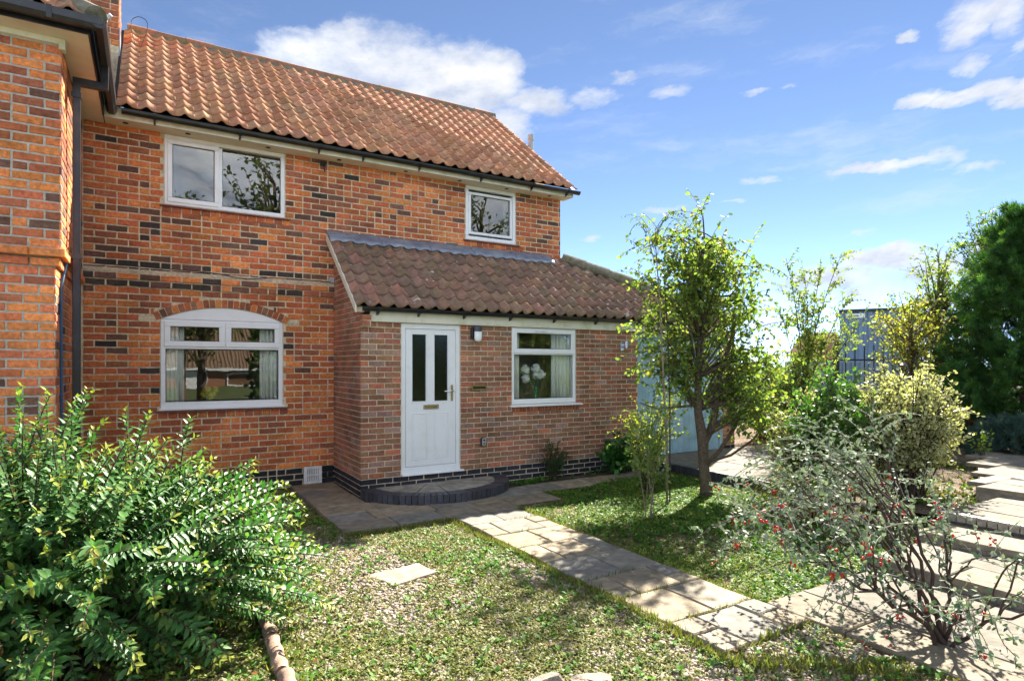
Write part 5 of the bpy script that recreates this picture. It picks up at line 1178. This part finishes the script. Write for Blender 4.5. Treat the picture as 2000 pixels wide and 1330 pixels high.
P, D, N, Sz, C = (np.concatenate(q) for q in ((P, P2), (D, D2), (N, N2), (Sz, S2), (C, C2)))
M['leaf_silver_obj'] = leaf_mat('leaf_silver_single', 0.18, 0.4, 0.45, under='obj', tint=(1.0, 1.1, 0.6))
kp = single_leaves(co, M['leaf_silver_obj'], OVAL, P, D, N, Sz, C, 300, 1.15)
foliage('foliage', co, M['leaf_silver'], OVAL, P[kp], D[kp], N[kp], Sz[kp], C[kp], 1.15, edge=np.array([.24, .30, .20]), edge_idx=(1, 2, 4, 5))
bv, bf = blob((0, 0, 0), 0.0085, 2, 8, 6, 1.0, .03); bme = bpy.data.meshes.new('berry'); bme.from_pydata(bv, [], bf); bme.update(); bme.materials.append(M['berry']); bme.polygons.foreach_set('use_smooth', np.ones(len(bme.polygons), bool))
allc = main + sub; nb_ = 0
while nb_ < 285:
    c = allc[g3.integers(len(allc))]; p = c[g3.integers(len(c) // 2, len(c))]
    if not (in_frame(p, 0) and .12 < p[2] < .95): continue
    for k in range(g3.integers(2, 6)):
        o = link('berry', bme, co); o.location = Vector(p + g3.normal(0, .012, 3) - np.array([0, 0, .012])) - worldpos(co); o.scale = [g3.uniform(.85, 1.25)] * 3; nb_ += 1

# ------------------------------------------------------------------ fruit tree in the lawn
g4 = np.random.default_rng(71)
ap = thing('fruit_tree', (4.14, -2.15, 0), 'leafy fruit tree with a gnarled trunk before the blue doors', 'tree')
tr = np.array([(4.14, -2.15, -.05), (4.13, -2.15, .15), (4.10, -2.13, .45), (4.09, -2.13, .75), (4.03, -2.10, 1.15), (4.05, -2.08, 1.6), (4.12, -2.05, 2.1), (4.15, -2.02, 2.5), (4.2, -2.0, 2.85)])
tr2 = np.array([(4.12, -2.13, .72), (4.24, -2.18, .95), (4.28, -2.2, 1.3), (4.34, -2.22, 1.7), (4.5, -2.3, 2.2), (4.55, -2.3, 2.7)])
tr3 = np.array([(4.14, -2.14, .42), (4.35, -2.2, .62), (4.55, -2.3, .95), (4.8, -2.4, 1.35), (5.0, -2.5, 1.7)])
mb = MB(); mb.tube(tr, [.10, .08, .068, .076, .055, .048, .043, .038, .026], 12); mb.tube(tr2, [.05, .045, .042, .036, .028, .015], 9); mb.tube(tr3, [.035, .03, .024, .018, .01], 8); mb.tube([(4.14, -2.14, .45), (4.45, -2.3, .55), (4.75, -2.42, .75), (4.95, -2.5, 1.0)], [.022, .02, .016, .01], 7)
mb.tube([(4.1, -2.1, 1.25), (3.8, -2.0, 1.22), (3.45, -1.9, 1.2), (3.2, -1.85, 1.28)], [.022, .018, .013, .007], 7); mb.tube([(4.18, -2.03, 2.75), (3.9, -1.95, 2.9), (3.6, -1.85, 2.8)], [.026, .02, .012], 7); mb.tube([(4.2, -2.02, 2.7), (4.55, -2.2, 2.75), (4.9, -2.4, 2.35)], [.024, .018, .01], 7); mb.tube([(4.2, -2.0, 2.85), (4.35, -2.05, 3.2), (4.4, -2.05, 3.5)], [.028, .02, .01], 7)
mb.build('trunk', M['bark'], ap, smooth=True)
T = np.concatenate([ell_targets(g4, 80, (4.22, -2.08, 2.72), (1.3, 1.15, .88), .45), ell_targets(g4, 60, (4.85, -2.4, 1.6), (.68, .6, .85), .4), ell_targets(g4, 30, (4.05, -2.05, 3.3), (.7, .6, .55), .4), ell_targets(g4, 22, (3.65, -1.95, 1.9), (.4, .4, .5), .4)])
cur = to_targets(g4, tr, T, .22, (.55, .95), .12)
for k in range(12):                                    # long drooping shoots at the top
    s = np.array([4.2, -2.03, 3.2]) + g4.normal(0, .2, 3); a = g4.uniform(0, 2 * math.pi); cur.append(bez(s, s + np.array([math.cos(a) * .35, math.sin(a) * .3, .5]), s + np.array([math.cos(a) * 1.0, math.sin(a) * .8, .1]), 10))
sub = sub_twigs(g4, cur, 4, .42, .35, .05)
twigs_obj(ap, cur, .012, .003, M['bark'], 'branches', 5); twigs_obj(ap, sub, .0035, .002, M['twig'], 'twigs', 4)
PALA = [(.19, .28, .055), (.24, .31, .065), (.14, .23, .05), (.34, .33, .08), (.11, .18, .05)]
P, D, N, Sz, C = leaves_on(g4, cur, .42, 26, .064, PALA, [4, 3, 3, 1.2, 2], droop=.45)
P2, D2, N2, S2, C2 = leaves_on(g4, sub, .1, 36, .062, PALA, [4, 3, 3, 1.2, 2], droop=.45)
foliage('crown', ap, M['leaf_thin'], OVAL, *(np.concatenate(q) for q in ((P, P2), (D, D2), (N, N2), (Sz, S2), (C, C2))), 1.1)

def shrub(name, label, loc, rad, n, h0, leaf, size, pal, w, mat, seed, per_m=40, stem_r=.008, tmpl=OVAL, stemmat='twig', cat='shrub', up=.7, opposite=False, sub=3, sl=.2, edge=None, shell=.55, z0=0.0, tipcol=None, t0=.35, group=None, Wd=1.0, arch=.18, kind_leaf='crown', leafdroop=0.0):
    g = np.random.default_rng(seed); o = thing(name, (*loc, z0), label, cat, group); c = np.array([loc[0], loc[1], z0 + h0]); T = ell_targets(g, n, c, rad, shell, z0 + .04)
    cur = []
    for t in T:
        b = np.array([loc[0] + g.normal(0, rad[0] * .13), loc[1] + g.normal(0, rad[1] * .13), z0]); m = b * .5 + t * .5 + np.array([0, 0, arch * abs(t[2] - z0) + .05]); m[:2] = b[:2] * .7 + t[:2] * .3; cur.append(bez(b, m, t, 10))
    sb = sub_twigs(g, cur, sub, sl, .4, .15) if sub else []
    twigs_obj(o, cur, stem_r, stem_r * .35, M[stemmat], 'stems', 5)
    A = leaves_on(g, cur, t0, per_m, size, pal, w, up=up, opposite=opposite, tipcol=tipcol, droop=leafdroop)
    if sb:
        twigs_obj(o, sb, stem_r * .35, stem_r * .2, M[stemmat], 'twigs', 3); B = leaves_on(g, sb, .05, per_m * 1.3, size, pal, w, up=up, opposite=opposite, tipcol=tipcol, droop=leafdroop); A = tuple(np.concatenate(q) for q in zip(A, B))
    e = None if edge is None else np.array(edge)
    foliage(kind_leaf, o, M[mat], tmpl, *A, Wd, edge=e, edge_idx=(1, 2, 4, 5, 6)); return o
GREEN = [(.06, .17, .03), (.085, .21, .035), (.05, .13, .025)]
shrub('variegated_shrub', 'cream-edged variegated shrub left of the conifer', (5.66, -3.92), (.90, .7, .70), 240, 1.02, OVAL, .05, [(.22, .28, .10), (.30, .34, .14)], [1, 1], 'leaf', 81, 36, .012, sub=9, sl=.2, edge=(.62, .60, .36), z0=.12, Wd=.9)
shrub('evergreen_shrub', 'bright glossy green shrub on bare woody stems behind the berries', (4.80, -3.55), (.66, .5, .74), 90, .98, OVAL, .06, [(.09, .20, .035), (.12, .24, .05), (.2, .31, .07)], [3, 3, 1], 'leaf_gloss', 82, 30, .014, sub=9, sl=.22, z0=.10, stemmat='bark')
shrub('variegated_shrub', 'small cream-edged shrub beside the patio, next to the grass clump', (5.05, -2.95), (.6, .5, .6), 100, .8, OVAL, .042, [(.25, .30, .10), (.32, .36, .14)], [1, 1], 'leaf', 83, 36, .009, sub=8, sl=.18, edge=(.6, .6, .36), z0=.10, Wd=.9)
shrub('small_rose', 'small dark rose bush against the porch wall', (2.98, -.16), (.27, .15, .34), 60, .36, OVAL, .032, [(.04, .095, .03), (.055, .12, .035), (.09, .13, .04)], [3, 3, 1], 'leaf', 84, 40, .005, sub=3, sl=.12, z0=.0)
shrub('laurel_bush', 'low glossy laurel at the corner of porch and garage', (4.25, -.30), (.46, .22, .36), 90, .38, LEAF, .095, [(.04, .14, .025), (.06, .19, .03)], [1, 1], 'leaf_gloss', 85, 26, .008, sub=1, sl=.12, Wd=1.3)
shrub('honeysuckle_sapling', 'young pale-leaved sapling beside the path', (2.55, -2.70), (.40, .38, .74), 6, 1.05, OVAL, .05, [(.17, .28, .07), (.24, .32, .10), (.13, .24, .05)], [2, 2, 1], 'leaf_thin', 86, 26, .006, sub=15, sl=.26, stemmat='bark_pale', cat='sapling', shell=.3, leafdroop=.1)
shrub('bushy_sapling', 'yellow-green bushy shrub left of the fruit tree trunk', (3.72, -1.5), (.5, .45, .75), 24, 1.0, OVAL, .038, [(.27, .33, .05), (.20, .29, .04), (.36, .36, .07)], [2, 2, 1], 'leaf_thin', 87, 30, .008, sub=9, sl=.24, cat='shrub', shell=.3)
# tall whippy sapling
g5 = np.random.default_rng(91)
wh = thing('whip_sapling', (3.30, -2.25, 0), 'tall thin bare-stemmed sapling with a drooping leafy tip', 'sapling')
st = np.array([(3.30, -2.25, 0), (3.29, -2.25, .8), (3.26, -2.22, 1.7), (3.22, -2.2, 2.6), (3.17, -2.18, 3.3), (3.16, -2.18, 3.55)]); MB().tube(st, [.016, .015, .013, .010, .007, .003], 7).build('stem', M['bark_pale'], wh, smooth=True)
st2 = np.array([(3.45, -2.15, 0), (3.45, -2.15, 1.2), (3.44, -2.12, 2.2), (3.40, -2.1, 2.9)]); MB().tube(st2, [.010, .009, .007, .003], 6).build('side_stem', M['twig'], wh, smooth=True)
cur = [bez(st[-1] - np.array([0, 0, g5.uniform(0, .5)]), st[-1] + np.array([math.cos(a) * .2, math.sin(a) * .2, .35]), st[-1] + np.array([math.cos(a) * g5.uniform(.3, .6), math.sin(a) * .4, g5.uniform(-.25, .2)]), 9) for a in g5.uniform(0, 2 * math.pi, 9)]
cur += [bez(st2[-1] - np.array([0, 0, g5.uniform(0, 1)]), st2[-1] + np.array([math.cos(a) * .2, math.sin(a) * .2, .1]), st2[-1] + np.array([math.cos(a) * .4, math.sin(a) * .3, g5.uniform(-.6, .1)]), 9) for a in g5.uniform(0, 2 * math.pi, 6)]
twigs_obj(wh, cur, .004, .0015, M['twig'], 'twigs', 4)
foliage('crown', wh, M['leaf_thin'], OVAL, *leaves_on(g5, cur, .2, 38, .038, [(.13, .22, .05), (.20, .28, .06)], None, droop=.2))
# ornamental grass
g6 = np.random.default_rng(95)
og = thing('ornamental_grass', (4.35, -3.45, .03), 'clump of yellow-green ornamental grass with a brown skirt', 'grass clump')
def blades(n, c, r_, l, pal, dr, seed):
    g = np.random.default_rng(seed); Vs, Fs, Cs = [], [], []; b = 0
    for i in range(n):
        a = g.uniform(0, 2 * math.pi); L = l * g.uniform(.6, 1.1); s = np.array(c) + np.array([math.cos(a), math.sin(a), 0]) * r_ * g.uniform(0, .4); out = np.array([math.cos(a), math.sin(a), 0]) * L * g.uniform(.4, .95)
        p = bez(s, s + out * .35 + np.array([0, 0, L * g.uniform(.6, 1.0)]), s + out + np.array([0, 0, L * g.uniform(-.05, .5) - dr]), 7); p[:, 2] = np.maximum(p[:, 2], .03); w = np.array([-math.sin(a), math.cos(a), 0])[None] * (np.array([.006, .007, .007, .006, .005, .003, .0005]) * .9)[:, None]
        Vs += [p - w, p + w]; Fs += [(b + k, b + 7 + k, b + 8 + k, b + 1 + k) for k in range(6)]; b += 14; Cs.append(np.tile(np.array(pal[g.integers(len(pal))]) * g.uniform(.8, 1.2), (14, 1)))
    return np.concatenate(Vs), np.array(Fs), np.concatenate(Cs)
V, F, C = blades(520, (4.32, -3.40, .03), .3, .85, [(.32, .33, .06), (.24, .29, .05), (.40, .36, .10)], 0, 3); mesh_np('blades', V, F, M['leaf_thin'], C, parent=og, kind='stuff')
V, F, C = blades(320, (4.38, -3.62, .03), .35, .62, [(.34, .19, .08), (.28, .14, .06), (.40, .26, .13)], .12, 5); mesh_np('dead_blades', V, F, M['leaf'], C, parent=og, kind='stuff')

# ------------------------------------------------------------------ conifer and the trees behind
g7 = np.random.default_rng(101)
cn = thing('conifer', (11.35, -3.2, .3), 'dense dark green conifer at the right edge', 'conifer')
MB().tube([(11.35, -3.2, .2), (11.35, -3.2, 2.5), (11.35, -3.2, 4.6)], [.12, .08, .02], 8).build('trunk', M['bark'], cn)
nc_, ks = 900, 34; zz = g7.uniform(0, 1, nc_) ** 1.25; a = g7.uniform(0, 2 * math.pi, nc_); rad = 1.42 * np.clip(1.02 - zz, 0, 1) ** .62 * np.clip(.72 + zz * 1.8, 0, 1)
rr = rad * g7.uniform(.45, 1.02, nc_); cc_ = np.stack([11.35 + rr * np.cos(a), -3.2 + rr * np.sin(a), .25 + zz * 4.15], 1)
ax = unit(np.stack([np.cos(a) * .7, np.sin(a) * .7, np.full(nc_, .95)], 1) + g7.normal(0, .18, (nc_, 3))); L_ = g7.uniform(.25, .62, nc_) * (1 - .3 * zz)
tt_ = g7.uniform(0, 1, (nc_, ks)); P = cc_[:, None, :] + ax[:, None, :] * (tt_ * L_[:, None])[..., None] + g7.normal(0, .055, (nc_, ks, 3)) * (1.25 - tt_[..., None])
D = ax[:, None, :] * .9 + g7.normal(0, .42, (nc_, ks, 3)) * (1.15 - .6 * tt_[..., None]); n = nc_ * ks
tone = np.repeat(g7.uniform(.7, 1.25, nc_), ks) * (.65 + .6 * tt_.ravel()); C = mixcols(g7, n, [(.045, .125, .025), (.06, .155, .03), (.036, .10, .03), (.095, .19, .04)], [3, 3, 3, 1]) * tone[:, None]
inner = g7.uniform(size=nc_) < .0; dead = np.repeat(g7.uniform(size=nc_) < .03, ks); C[dead] = np.array([.16, .10, .05])
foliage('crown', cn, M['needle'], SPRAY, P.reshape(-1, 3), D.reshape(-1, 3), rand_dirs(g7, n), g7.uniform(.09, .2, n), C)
def cone_shrub(name, label, c, r_, h, n, pal, seed, size=.14):
    g = np.random.default_rng(seed); o = thing(name, c, label, 'shrub'); d = rand_dirs(g, n); d[:, 2] = np.abs(d[:, 2]); q = g.uniform(.6, 1, (n, 1)); P = np.array(c) + d * np.array([r_, r_, h]) * q
    MB().tube([c, (c[0], c[1], c[2] + h * .7)], [.05, .02], 6).build('stem', M['bark'], o)
    foliage('crown', o, M['needle'], SPRAY, P, d + np.array([0, 0, .25]) + g.normal(0, .35, (n, 3)), rand_dirs(g, n), size * g.uniform(.6, 1.2, n), mixcols(g, n, pal)); return o
cone_shrub('spreading_juniper', 'low blue-green juniper below the conifer', (9.95, -3.55, .3), .75, .62, 1500, [(.05, .10, .085), (.07, .13, .11)], 103, .15)
shrub('young_shrub', 'young light green leafy plant before the juniper', (8.75, -3.55), (.22, .2, .3), 12, .3, OVAL, .075, [(.20, .33, .05), (.26, .36, .07)], None, 'leaf_thin', 104, 18, .005, sub=1, sl=.12, z0=.28)
def bgtree(name, label, base, trunk_h, c, r_, n, size, pal, seed, per=20, sub=4, sl=.4, tilt=(0, 0), mat='leaf_thin', tr=.05, cat='tree', group=None, tz=(.5, .95), tmpl=DIAM):
    g = np.random.default_rng(seed); o = thing(name, base, label, cat, group); b = np.array(base); top = b + np.array([tilt[0], tilt[1], trunk_h])
    trk = bez(b - np.array([0, 0, .1]), (b + top) / 2 + np.array([g.normal(0, .05), g.normal(0, .05), 0]), top, 16); MB().tube(trk, np.linspace(tr, tr * .3, 16), 8).build('trunk', M['bark'], o, smooth=True)
    T = ell_targets(g, n, c, r_, .35); cur = to_targets(g, trk, T, .15, tz, .05); sb = sub_twigs(g, cur, sub, sl, .35, .1)
    twigs_obj(o, cur, tr * .3, .004, M['bark'], 'branches', 4); twigs_obj(o, sb, .004, .002, M['twig'], 'twigs', 3)
    A = leaves_on(g, cur, .45, per, size, pal, None, droop=.3); B = leaves_on(g, sb, .1, per * 1.4, size, pal, None, droop=.3)
    foliage('crown', o, M[mat], tmpl, *(np.concatenate(q) for q in zip(A, B)), 1.35); return o
LG = [(.17, .26, .06), (.22, .30, .07), (.13, .21, .05), (.30, .32, .06)]
# airy upright willow beyond the patio: several stems from one base
wi = thing('slender_willow', (9.3, -.1, .1), 'airy upright sapling with thin stems beyond the patio', 'tree'); g8 = np.random.default_rng(111); cur = []
for (tx, ty, tz_) in ((8.45, -.35, 3.9), (8.75, -.55, 3.55), (9.0, -.75, 3.75), (9.35, -.95, 4.0), (9.5, -1.0, 3.1), (9.0, -.3, 3.2), (8.6, -.1, 2.9), (9.7, -1.2, 2.7)):
    cur.append(bez((9.2 + g8.normal(0, .12), -.2 + g8.normal(0, .1), .1), (9.1 + g8.normal(0, .1), -.35, tz_ * .55), (tx, ty, tz_), 12))
sb = sub_twigs(g8, cur, 60, .42, .22, .4); twigs_obj(wi, cur, .02, .004, M['twig'], 'stems', 5); twigs_obj(wi, sb, .004, .0015, M['twig'], 'twigs', 3)
A = leaves_on(g8, sb, .1, 44, .07, LG, None); foliage('crown', wi, M['leaf_thin'], DIAM, *A, 1.1)
shrub('hedge_shrub', 'mid-green shrub right behind the fruit tree trunk', (8.6, -.15), (.95, .8, .9), 170, 1.05, OVAL, .06, [(.10, .19, .04), (.15, .24, .05), (.22, .28, .06)], None, 'leaf', 112, 24, .01, sub=4, sl=.25, z0=.08, tmpl=DIAM, Wd=1.3)
shrub('dark_bush', 'dark small-leaved bush at the far corner of the patio', (9.75, -1.1), (.5, .5, .62), 60, .7, OVAL, .045, [(.03, .06, .025), (.05, .085, .03)], None, 'leaf', 113, 30, .008, sub=4, sl=.16, z0=.12, tmpl=DIAM, Wd=1.2)
shrub('hedge_shrub', 'yellowish shrub behind the low kerb, left of the dark bush', (9.6, .9), (.95, .85, 1.05), 150, 1.15, OVAL, .055, [(.20, .26, .05), (.27, .30, .06), (.14, .2, .04)], None, 'leaf_thin', 114, 22, .01, sub=4, sl=.25, z0=.05, tmpl=DIAM, Wd=1.3)
bgtree('crab_apple', 'small yellow-green tree standing in front of the blue cabin', (10.3, -1.75, .2), 2.2, (10.35, -1.75, 2.5), (.95, .8, .85), 70, .06, [(.26, .30, .05), (.34, .34, .05), (.19, .26, .05), (.42, .36, .06)], 121, 18, 5, .32)
bgtree('ash_tree', 'airy green tree left of the conifer', (12.0, -1.45, .2), 3.0, (12.1, -1.5, 2.95), (1.0, 1.0, 1.45), 120, .07, LG, 122, 16, 6, .4, tr=.07)
bgtree('ash_tree', 'taller leafy tree whose top shows above the conifer', (14.95, -1.4, .2), 4.6, (14.95, -1.45, 4.7), (1.1, 1.1, 1.0), 90, .08, [(.10, .18, .05), (.14, .22, .06)], 123, 16, 6, .4, tr=.08)

# railing
fe = thing('iron_railing', (11.0, .3, 0), 'black iron railing fence behind the shrubs', 'fence')
fa, fb = np.array([9.9, .35]), np.array([13.1, -1.75]); 
for z in (.5, 1.90): MB().tube([(*fa, z), (*fb, z)], .018, 6).build('rail', M['dark_metal'], fe)
L_ = np.linalg.norm(fb - fa); nbar = int(L_ / .20)
for i in range(nbar + 1):
    p = fa + (fb - fa) * i / nbar; h_ = 2.26 - .05 * (i % 3 == 1) - .02 * (i % 5)
    if i % 8 == 4: MB().box(p[0] - .045, p[0] + .045, p[1] - .045, p[1] + .045, 0, 2.3).build('post', M['dark_metal'], fe)
    else: MB().tube([(*p, 0.2), (*p, h_), (*p, h_ + .05)], [.013, .013, .002], 6).build('bar', M['dark_metal'], fe)
# site cabin
cbn = thing('site_cabin', (23, 6, 0), 'blue-grey steel site cabin with a white sign, beyond the railing', 'cabin')
A_ = np.array([21.95, 6.63]); B_ = np.array([23.18, 4.58]); ud = unit(B_ - A_); nd_ = np.array([-ud[1], ud[0]]); W_ = np.linalg.norm(B_ - A_)
if nd_ @ (CAM[:2] - A_) < 0: nd_ = -nd_
def cab(u_, w_, z): p = A_ + ud * u_ + nd_ * w_; return (p[0], p[1], z)
mb = MB(); P_ = []; k = 0; u_ = 0.0
while u_ < W_ - .01:
    P_ += [(u_, .0), (u_ + .14, .0), (u_ + .18, -.05), (u_ + .30, -.05)]; u_ += .34
P_.append((W_, 0)); V = [cab(a, b, .15) for a, b in P_] + [cab(a, b, 3.95) for a, b in P_]; m_ = len(P_)
mb.add(V, [(i, i + 1, m_ + i + 1, m_ + i) for i in range(m_ - 1)]); mb.add([cab(0, -.06, .15), cab(W_, -.06, .15), cab(W_, -5, .15), cab(0, -5, .15), cab(0, -.06, 3.95), cab(W_, -.06, 3.95), cab(W_, -5, 3.95), cab(0, -5, 3.95)], [(0, 3, 2, 1), (4, 5, 6, 7), (1, 2, 6, 5), (2, 3, 7, 6), (3, 0, 4, 7)])
mb.build('body', M['cabin'], cbn)
mb = MB(); mb.add([cab(-.03, .05, 3.951), cab(W_ + .03, .05, 3.951), cab(W_ + .03, -5, 3.951), cab(-.03, -5, 3.951), cab(-.03, .05, 4.06), cab(W_ + .03, .05, 4.06), cab(W_ + .03, -5, 4.06), cab(-.03, -5, 4.06)], [(0, 3, 2, 1), (4, 5, 6, 7), (0, 1, 5, 4), (1, 2, 6, 5), (2, 3, 7, 6), (3, 0, 4, 7)]); mb.build('roof_edge', M['dark_metal'], cbn)
mb = MB(); mb.add([cab(.22, .02, 3.70), cab(.90, .02, 3.70), cab(.90, .02, 3.88), cab(.22, .02, 3.88), cab(.22, .035, 3.70), cab(.90, .035, 3.70), cab(.90, .035, 3.88), cab(.22, .035, 3.88)], [(0, 3, 2, 1), (4, 5, 6, 7), (0, 1, 5, 4), (1, 2, 6, 5), (2, 3, 7, 6), (3, 0, 4, 7)]); sg = mb.build('sign', M['white_paint'], cbn)
tx = bpy.data.curves.new('lettering', 'FONT'); tx.body = 'aveco'; tx.size = .17; tx.extrude = .003; tx.offset = .006; to = bpy.data.objects.new('lettering', tx); COL.objects.link(to)
to.data.materials.append(M['dark_metal']); dg = bpy.context.evaluated_depsgraph_get(); tme = bpy.data.meshes.new_from_object(to.evaluated_get(dg)); bpy.data.objects.remove(to)
lt = link('lettering', tme, sg); ang = math.atan2(ud[1], ud[0]); lt.rotation_euler = (R(90), 0, ang); lt.location = Vector(cab(.27, .040, 3.745)) - worldpos(sg)
if math.cos(ang) * nd_[1] - math.sin(ang) * nd_[0] > 0: lt.rotation_euler = (R(90), 0, ang + math.pi); lt.location = Vector(cab(.85, .040, 3.745)) - worldpos(sg)
lw = thing('low_cabin', (19.5, 4.5, 0), 'low blue-grey container along the railing', 'cabin'); mb = MB(); a1, b1 = np.array([17.2, 5.0]), np.array([21.2, 1.9]); d1 = unit(b1 - a1); n1_ = np.array([-d1[1], d1[0]]) * 2.3
mb.add([(*a1, .05), (*b1, .05), (*(b1 + n1_), .05), (*(a1 + n1_), .05), (*a1, 1.93), (*b1, 1.93), (*(b1 + n1_), 1.93), (*(a1 + n1_), 1.93)], [(0, 3, 2, 1), (4, 5, 6, 7), (0, 1, 5, 4), (1, 2, 6, 5), (2, 3, 7, 6), (3, 0, 4, 7)]); mb.build('body', M['cabin'], lw)
for k in range(18):
    p = a1 + (b1 - a1) * (k + .5) / 18 - n1_ / 2.3 * .02; q = d1 * .06; mb = MB(); r_ = -n1_ / 2.3 * .03; mb.add([(*(p - q), .1), (*(p + q), .1), (*(p + q + r_), .1), (*(p - q + r_), .1), (*(p - q), 1.88), (*(p + q), 1.88), (*(p + q + r_), 1.88), (*(p - q + r_), 1.88)], [(0, 3, 2, 1), (4, 5, 6, 7), (0, 1, 5, 4), (1, 2, 6, 5), (2, 3, 7, 6), (3, 0, 4, 7)]); mb.build('rib', M['cabin'], lw)
# distant gabled house
fh = thing('distant_house', (101.6, 58, 0), 'distant brick house with an orange gabled roof', 'house'); cx_, cy_ = 101.6, 58.0
mb = MB(); mb.box(cx_ - 3.6, cx_ + 3.6, cy_ - 3, cy_ + 3, 0, 4.2); mb.prism([(cx_ - 3.6, 4.2), (cx_ + 3.6, 4.2), (cx_, 7.3)], 'y', cy_ - 3, cy_ + 3); mb.build('wall', M['far_brick'], fh)
mb = MB(); mb.prism([(cx_ - 4.0, 4.0), (cx_, 7.45), (cx_ + 4.0, 4.0), (cx_ + 4.0, 4.15), (cx_, 7.65), (cx_ - 4.0, 4.15)], 'y', cy_ - 3.3, cy_ + 3.3); mb.build('roof', M['far_roof'], fh)
for x in (-2.2, 1.0): MB().box(cx_ + x, cx_ + x + 1.2, cy_ - 3.06, cy_ - 3.0, 1.4, 2.7).build('window', M['white_paint'], fh)

# ------------------------------------------------------------------ across the garden, behind the camera (seen mirrored in the panes)
DG = [(.05, .10, .03), (.07, .13, .035), (.10, .16, .04)]
def far_tree(label, x, y, h, r_, zlo, n, seed): bgtree('garden_tree', label, (x, y, -.1), h * .8, (x, y, (h + zlo) / 2), (r_, r_, (h - zlo) / 2), n, .22, [(.09, .15, .04), (.13, .18, .05), (.2, .2, .06)], seed, 6, 5, .9, tr=.2, mat='leaf', group='trees mirrored in the upstairs windows')
far_tree('tall tree mirrored in the wide upstairs window', 2.3, -17.0, 12.0, 3.0, 4.0, 70, 131)
far_tree('thin tree mirrored at the left of the wide upstairs window', -1.2, -18.0, 10.2, 1.3, 5.0, 20, 132)
far_tree('low spreading tree mirrored in the arched window', -.6, -16.4, 6.0, 2.3, 2.7, 40, 134)
far_tree('tall tree mirrored in the small upstairs window', 12.3, -17.0, 12.2, 2.6, 3.0, 60, 133)
hd_ = thing('garden_hedge', (8.2, -14.5, -.1), 'tall dark hedge mirrored in the porch door and window', 'hedge'); g9 = np.random.default_rng(141); n = 12000
hx_ = g9.uniform(1.0, 17, n); hz_ = g9.uniform(-.1, 3.3, n) + .5 * np.sin(hx_ * 1.3); hy_ = -14.5 + g9.uniform(-.9, .9, n)
foliage('foliage', hd_, M['leaf'], DIAM, np.stack([hx_, hy_, hz_], 1), rand_dirs(g9, n), rand_dirs(g9, n) + np.array([0, .6, .4]), g9.uniform(.16, .32, n), mixcols(g9, n, DG), 1.4)
MB().box(1.4, 16.6, -14.75, -14.25, -.3, 2.9).build('branches', M['twig'], hd_)
bu = thing('bungalow', (0, -48, -.5), 'pantiled brick bungalow mirrored in the arched window', 'house')
mb = MB(); mb.box(-12, 9, -54, -45.0, -.6, 1.55); mb.build('wall', M['far_brick'], bu)
V = []; F = []; nc = 240
for k in range(nc + 1):
    x = -12.5 + 22 * k / nc; w = .05 * math.cos(2 * math.pi * k / 3)
    V += [(x, -44.6, 1.6 + w), (x, -49.5, 5.2 + w)]
F = [(2 * k, 2 * k + 2, 2 * k + 3, 2 * k + 1) for k in range(nc)]; mesh_np('roof', V, F, M['bungalow_roof'], parent=bu)
MB().box(-12.5, 9.5, -44.75, -44.6, 1.38, 1.58).build('fascia', M['white_paint'], bu)
MB().box(-.4, 1.7, -44.99, -44.93, -.45, 1.3).build('garage_door', M['white_paint'], bu); mb = MB(); frame_rect(mb, 3.2, 5.6, .0, 1.2, -44.99, -44.92, .12); mb.build('window', M['white_paint'], bu); MB().box(3.32, 5.48, -44.985, -44.96, .12, 1.08).build('pane', M['glass'], bu)
